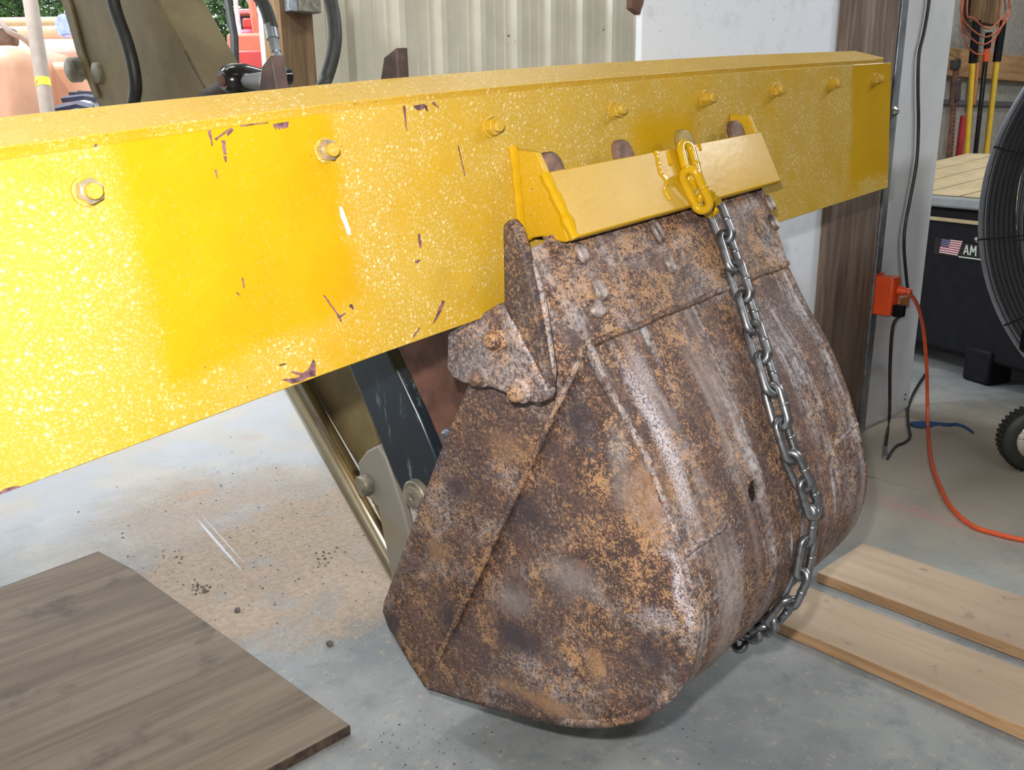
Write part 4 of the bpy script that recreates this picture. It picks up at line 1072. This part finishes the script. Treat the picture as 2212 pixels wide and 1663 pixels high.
for k in range(16):
    a = 2 * pi * (k + .5) / 16 - .02; dr = fx * cos(a) + fy * sin(a)
    pts = [fc + fn * (.010 + .05 * (1 - f * f)) + dr * RF * f for f in (.08, .3, .55, .8, 1.0)]
    MB().tube(pts, .0024, 6).build('guard_spoke', WIRE, fan, smooth=True)
    if k % 2 == 0: MB().lathe(fc + dr * (RF + .006), dr, [(0, .007), (.004, .007), (.008, .004)], 8).build('guard_clip', CHROME, fan)
seg = 72; m = MB(); vs = []; fs = []
for off, r_ in ((-.004, RF - .010), (-.30, RF - .010), (-.30, RF - .004), (-.004, RF - .004)):
    vs += [fc + fn * off + (fx * cos(2 * pi * k / seg) + fy * sin(2 * pi * k / seg)) * r_ for k in range(seg)]
for i in range(4):
    for k in range(seg): fs.append((i * seg + k, i * seg + (k + 1) % seg, ((i + 1) % 4) * seg + (k + 1) % seg, ((i + 1) % 4) * seg + k))
m.add(vs, fs); m.build('drum', FANG, fan, smooth=True)
m = MB(); m.lathe(fc - fn * .30, fn, [(0, RF - .012), (.004, RF - .012)], 72); m.build('back_screen', FANG, fan)
MB().lathe(fc - fn * .25, fn, [(0, .09), (.16, .09), (.18, .06)], 24).build('motor', BLKP, fan, smooth=True)
for k in range(3):
    a = 2 * pi * k / 3 + .3; dr = fx * cos(a) + fy * sin(a); dt = fx * -sin(a) + fy * cos(a)
    m = MB(); rows = []
    for f, w_, tw in ((.09, .07, .6), (.25, .13, .5), (.40, .17, .4), (.50, .15, .32)):
        c_ = fc - fn * .10 + dr * f; e_ = dt * cos(tw) + fn * sin(tw)
        rows += [c_ - e_ * w_, c_, c_ + e_ * w_ * .8]
    m.add(rows, [(i * 3 + j, i * 3 + j + 1, (i + 1) * 3 + j + 1, (i + 1) * 3 + j) for i in range(3) for j in range(2)])
    m.build('fan_blade', STEEL, fan, smooth=True, solid=.002)
# cart: legs and wheels
wc = F(2226, 1016); wr_ = .078; wc = V3((wc.x, wc.y, wr_))
ax = (FH * .90 + RT * .22).normalized()
def wheel(c_):
    t_ = MB().lathe(c_ - ax * .022, ax, [(0, wr_ * .62), (.002, wr_ * .90), (.010, wr_), (.034, wr_), (.042, wr_ * .90), (.044, wr_ * .62)], 40).build('wheel', RUBBER, fan, smooth=True, angle=50)
    m = MB()
    for k in range(40):
        a = 2 * pi * k / 40; x_ = ax.cross(UP).normalized(); d_ = x_ * cos(a) + UP * sin(a); tt = x_ * -sin(a) + UP * cos(a)
        m.obox(c_ + d_ * (wr_ - .001) - ax * .018 - tt * .003, ax * .036, tt * .006, d_ * .003)
    sub(m, 'tread', RUBBER, t_)
    sub(MB().lathe(c_ - ax * .026, ax, [(0, wr_ * .18), (.0, wr_ * .50), (.006, wr_ * .62), (.046, wr_ * .62), (.052, wr_ * .50), (.052, wr_ * .18)], 28), 'hub', CHROME, t_, smooth=True, angle=40)
    sub(MB().lathe(c_ - ax * .040, ax, [(0, .006), (.002, .012), (.075, .012), (.078, .006)], 14), 'axle', CHROME, t_, smooth=True)
wheel(wc); wc2 = wc + RT * .62; wheel(wc2)
for c_ in (wc, wc2):
    MB().obox(c_ - ax * .032 + V3((0, 0, wr_ - .01)) - FH * .015, ax * .064, FH * .03, V3((0, 0, .14))).build('caster_fork', BLKP, fan, bevel=.004)
    MB().lathe(c_ + V3((0, 0, wr_ + .012)) - ax * .034, -ax, [(0, .010), (.004, .010), (.007, .006)], 12).build('axle_bolt', CHROME, fan, smooth=True)
MB().obox(wc - RT * .06 + V3((0, 0, wr_ + .13)) - FH * .03, RT * .76, FH * .05, V3((0, 0, .05))).build('cart_frame', BLKP, fan, bevel=.005)
for s_ in (.16, .46):
    c_ = wc + RT * s_; m = MB().tube([V3((c_.x, c_.y, wr_ + .16)), fc - fn * .28 - UP * (RF - .10) + RT * (s_ - .31)], .016, 10); m.build('strut', BLKP, fan, smooth=True)
for s_ in (-.22, .22):
    p = fc + RT * s_ - UP * (RF * .9)
    MB().tube([V3((p.x, p.y, .012)) - fn * .02, p - fn * .02 + UP * .02], .014, 10).build('front_leg', BLKP, fan, smooth=True)

# ================================================================== outdoors through the left doorway
def at(x, y, d): return FD(x, y, d)
D1 = 5.6
trac = thing('orange_tractor', (at(60, 150, D1).x, at(60, 150, D1).y, -.02), 'faded orange compact tractor standing in the sun outside the doorway', 'tractor')
ex = RT; ey = FH
def rbox(x0, y0, x1, y1, d, thick, name, mat, root, bevel=.03, seg=4):
    a, b, c_, e_ = at(x0, y1, d), at(x1, y1, d), at(x1, y0, d), at(x0, y0, d)
    h_ = V3((0, 0, (e_ - a).length)); wv = ex * (b - a).length
    return MB().obox(a, wv, ey * thick, h_).build(name, mat, root, bevel=bevel, seg=seg, smooth=True)
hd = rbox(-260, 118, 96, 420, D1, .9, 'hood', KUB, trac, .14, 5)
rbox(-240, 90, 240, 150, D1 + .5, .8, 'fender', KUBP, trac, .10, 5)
rbox(110, 150, 260, 420, D1 + .35, .5, 'side_panel', KUB, trac, .05, 3)
for x in (137, 162):
    p = at(x, 190, D1 + .345); MB().lathe(p, -FH, [(0, .014), (.004, .014), (.006, .008)], 10).build('bolt', RUBBER, trac)
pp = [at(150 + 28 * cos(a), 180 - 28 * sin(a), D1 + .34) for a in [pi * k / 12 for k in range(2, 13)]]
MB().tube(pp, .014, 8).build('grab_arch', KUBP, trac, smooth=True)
rbox(8, 222, 48, 233, D1 - .004, .02, 'name_plate', plain('faded_plate', (.38, .20, .13), .5), trac, .003, 1)
pp = [at(2 + 40 * cos(a), 200 - 42 * sin(a), D1 - .003) for a in [pi * k / 14 for k in range(1, 14)]]
MB().tube(pp, .006, 6).build('hood_bead', KUBP, trac, smooth=True)
pp = [at(-60, 60, D1 + .1), at(-10, 40, D1 + .1), at(20, 68, D1 + .1), at(48, 82, D1 + .15), at(70, 100, D1 + .2)]
MB().tube(spline(pp, 8), .018, 10).build('steering_bar', POLE, trac, smooth=True)
rbox(-20, 62, 30, 100, D1 + .15, .10, 'seat_front_box', plain('brown_console', (.16, .11, .08), .6), trac, .03, 3)  # plain dark brown box in front of the seat
rbox(-160, 40, 200, 64, D1 + 1.0, .5, 'seat_back', SEAT, trac, .04, 4)
rbox(-160, 60, 205, 88, D1 + .9, .5, 'seat_cushion', SEAT, trac, .04, 4)
p = at(140, 56, D1 + .6)
lp_ = MB().lathe(p, -FH - RT * .2, [(-.06, .03), (-.02, .075), (.0, .08), (.012, .07), (.018, .03)], 24).build('head_lamp', plain('lamp_glass', (.35, .42, .75), .06, .6), trac, smooth=True)
wtop = at(205, 205, D1 - .1); rt_ = (wtop.z + .015) / 2; wcn = V3((wtop.x, wtop.y, wtop.z - rt_))
tw1 = MB().lathe(wcn - RT * .10, RT, [(0, rt_ * .6), (.01, rt_ * .92), (.05, rt_), (.17, rt_), (.21, rt_ * .92), (.22, rt_ * .6)], 36).build('tyre', plain('tyre_dusty', (.42, .47, .50), .6), trac, smooth=True)
m = MB()
for k in range(30):
    a = 2 * pi * k / 30; d_ = FH * cos(a) + UP * sin(a); tt = FH * -sin(a) + UP * cos(a)
    for s_ in (0, 1):
        m.obox(wcn + d_ * (rt_ - .004) - RT * .10 + RT * .11 * s_ - tt * .02 + tt * (0 if s_ else .05), RT * .11 + tt * (.05 if s_ else -.05), tt * .045, d_ * .026)
sub(m, 'tread', plain('tread_dark', (.05, .05, .09), .6), tw1)
wy = V3((wcn.x, wcn.y, 0))
for s_ in (-1.1, .35):
    c_ = V3((at(60, 200, D1 + .4).x, at(60, 200, D1 + .4).y, .30)) + RT * s_ * .5
    MB().lathe(c_ - RT * .1, RT, [(0, .18), (.01, .29), (.18, .29), (.2, .18)], 28).build('wheel', RUBBER, trac, smooth=True)
MB().tube([wcn + RT * .05, wcn - RT * .05 + FH * .5], .05, 8).build('axle', RUBBER, trac, smooth=True)
# pole in front of the tractor
a_, b_ = at(56, -60, 4.9), at(104, 250, 4.9)
dz = (b_ - a_).normalized(); kk = (-.02 - a_.z) / (b_.z - a_.z); foot = a_ + (b_ - a_) * kk
pole = thing('leaning_pole', foot, 'dusty grey leaning pole with a yellow sticker outside the doorway', 'pole')
MB().tube([a_, foot], rpx(15, a_), 16).build('shaft', POLE, pole, smooth=True)
c1 = a_.lerp(b_, (170 + 60) / 310); c2 = a_.lerp(b_, (188 + 60) / 310)
MB().tube([c1, c2], rpx(15.6, a_), 16).build('sticker', STKY, pole, smooth=True)
rr = rpx(15.8, a_)
m = MB(); x_ = (RT - dz * RT.dot(dz)).normalized(); y_ = dz.cross(x_)
if y_.dot(FH) > 0: y_ = -y_
def cyl(an, f): return c1.lerp(c2, f) + (x_ * cos(an) + y_ * sin(an)) * rr
m.add([cyl(pi * .95, 0), cyl(pi * .75, 0), cyl(pi * .55, .5), cyl(pi * .75, 1.0), cyl(pi * .68, .5)], [(0, 1, 2, 4), (4, 2, 3)])
m.build('sticker_mark', STKR, pole, solid=.001)
# red machine
D2 = 7.4
red = thing('red_machine', (at(545, 120, D2).x, at(545, 120, D2).y, -.02), 'bright red farm machine outside, framed by the doorway beside the white jamb', 'machine')
rbox(505, 84, 640, 260, D2, .8, 'body', SALM, red, .03, 3)
rbox(505, 118, 640, 260, D2 - .05, .4, 'lower_body', REDP, red, .02, 3)
MB().tube([at(505, -30, D2 - .05), at(519, 84, D2 - .05)], rpx(5, at(510, 0, D2)), 10).build('upright', plain('pale_upright', (.62, .50, .55), .4), red, smooth=True)
MB().tube([at(538, -30, D2 + .1), at(556, 84, D2 + .1)], rpx(8, at(510, 0, D2)), 10).build('upright', SALM, red, smooth=True)
rbox(494, 20, 640, 30, D2 + .3, .3, 'top_rail', plain('pink_rail', (.80, .32, .33), .4), red, .01, 2)
rbox(490, 31, 640, 62, D2 + .5, .3, 'engine', plain('dark_engine', (.03, .06, .10), .4), red, .02, 2)
rbox(524, 40, 546, 62, D2 + .3, .1, 'filter', REDP, red, .02, 3)
rbox(515, 64, 548, 84, D2 + .1, .3, 'seat', plain('magenta_seat', (.70, .10, .22), .45), red, .05, 4)
for s_ in (0, .9):
    p = at(540, 200, D2 + .3); c_ = V3((p.x, p.y, .28)) + RT * s_
    MB().lathe(c_ - RT * .08, RT, [(0, .15), (.01, .29), (.14, .29), (.16, .15)], 26).build('wheel', RUBBER, red, smooth=True)
# dark upright left of the red machine
o = MB().tube([at(480, -80, 3.0), at(497, 30, 3.0), at(506, 80, 3.0), at(512, 300, 3.0)], rpx(9, at(490, 20, 3.0)), 10)
o = o.build('control_lever', RUBBER, arm, smooth=True)

def tree(px, py, d, rad, hgt, label, name, n=7000, seed=1):
    rng = random.Random(seed); c_ = at(px, py, d); root = thing(name, (c_.x, c_.y, -.02), label, 'tree')
    MB().tube([V3((c_.x, c_.y, -.05)), V3((c_.x + .1, c_.y, c_.z * .6)), V3((c_.x, c_.y, c_.z + .5))], [.14, .10, .04], 10).build('trunk', POSTW, root, smooth=True)
    m = MB()
    for i in range(n):
        d_ = V3((rng.gauss(0, 1), rng.gauss(0, 1), rng.gauss(0, 1))).normalized() * (rng.random() ** .4)
        p = c_ + V3((d_.x * rad, d_.y * rad, d_.z * hgt)); s_ = rng.uniform(.05, .11)
        a = V3((rng.gauss(0, 1), rng.gauss(0, 1), rng.gauss(0, 1))).normalized(); b = a.orthogonal().normalized()
        m.add([p - a * s_, p + b * s_ * .5, p + a * s_, p - b * s_ * .5 + V3((0, 0, .01))], [(0, 1, 2, 3)])
    o = m.build('foliage', LEAF, root); o['kind'] = 'stuff'
for i, (px, d, lab) in enumerate(((40, 13, 'green leafy tree behind the orange tractor and the leaning pole'), (530, 16, 'green leafy tree behind the red machine and the white jamb'))):
    tree(px, 60, d, 1.2, 2.2, lab, 'leafy_tree', seed=i + 3)
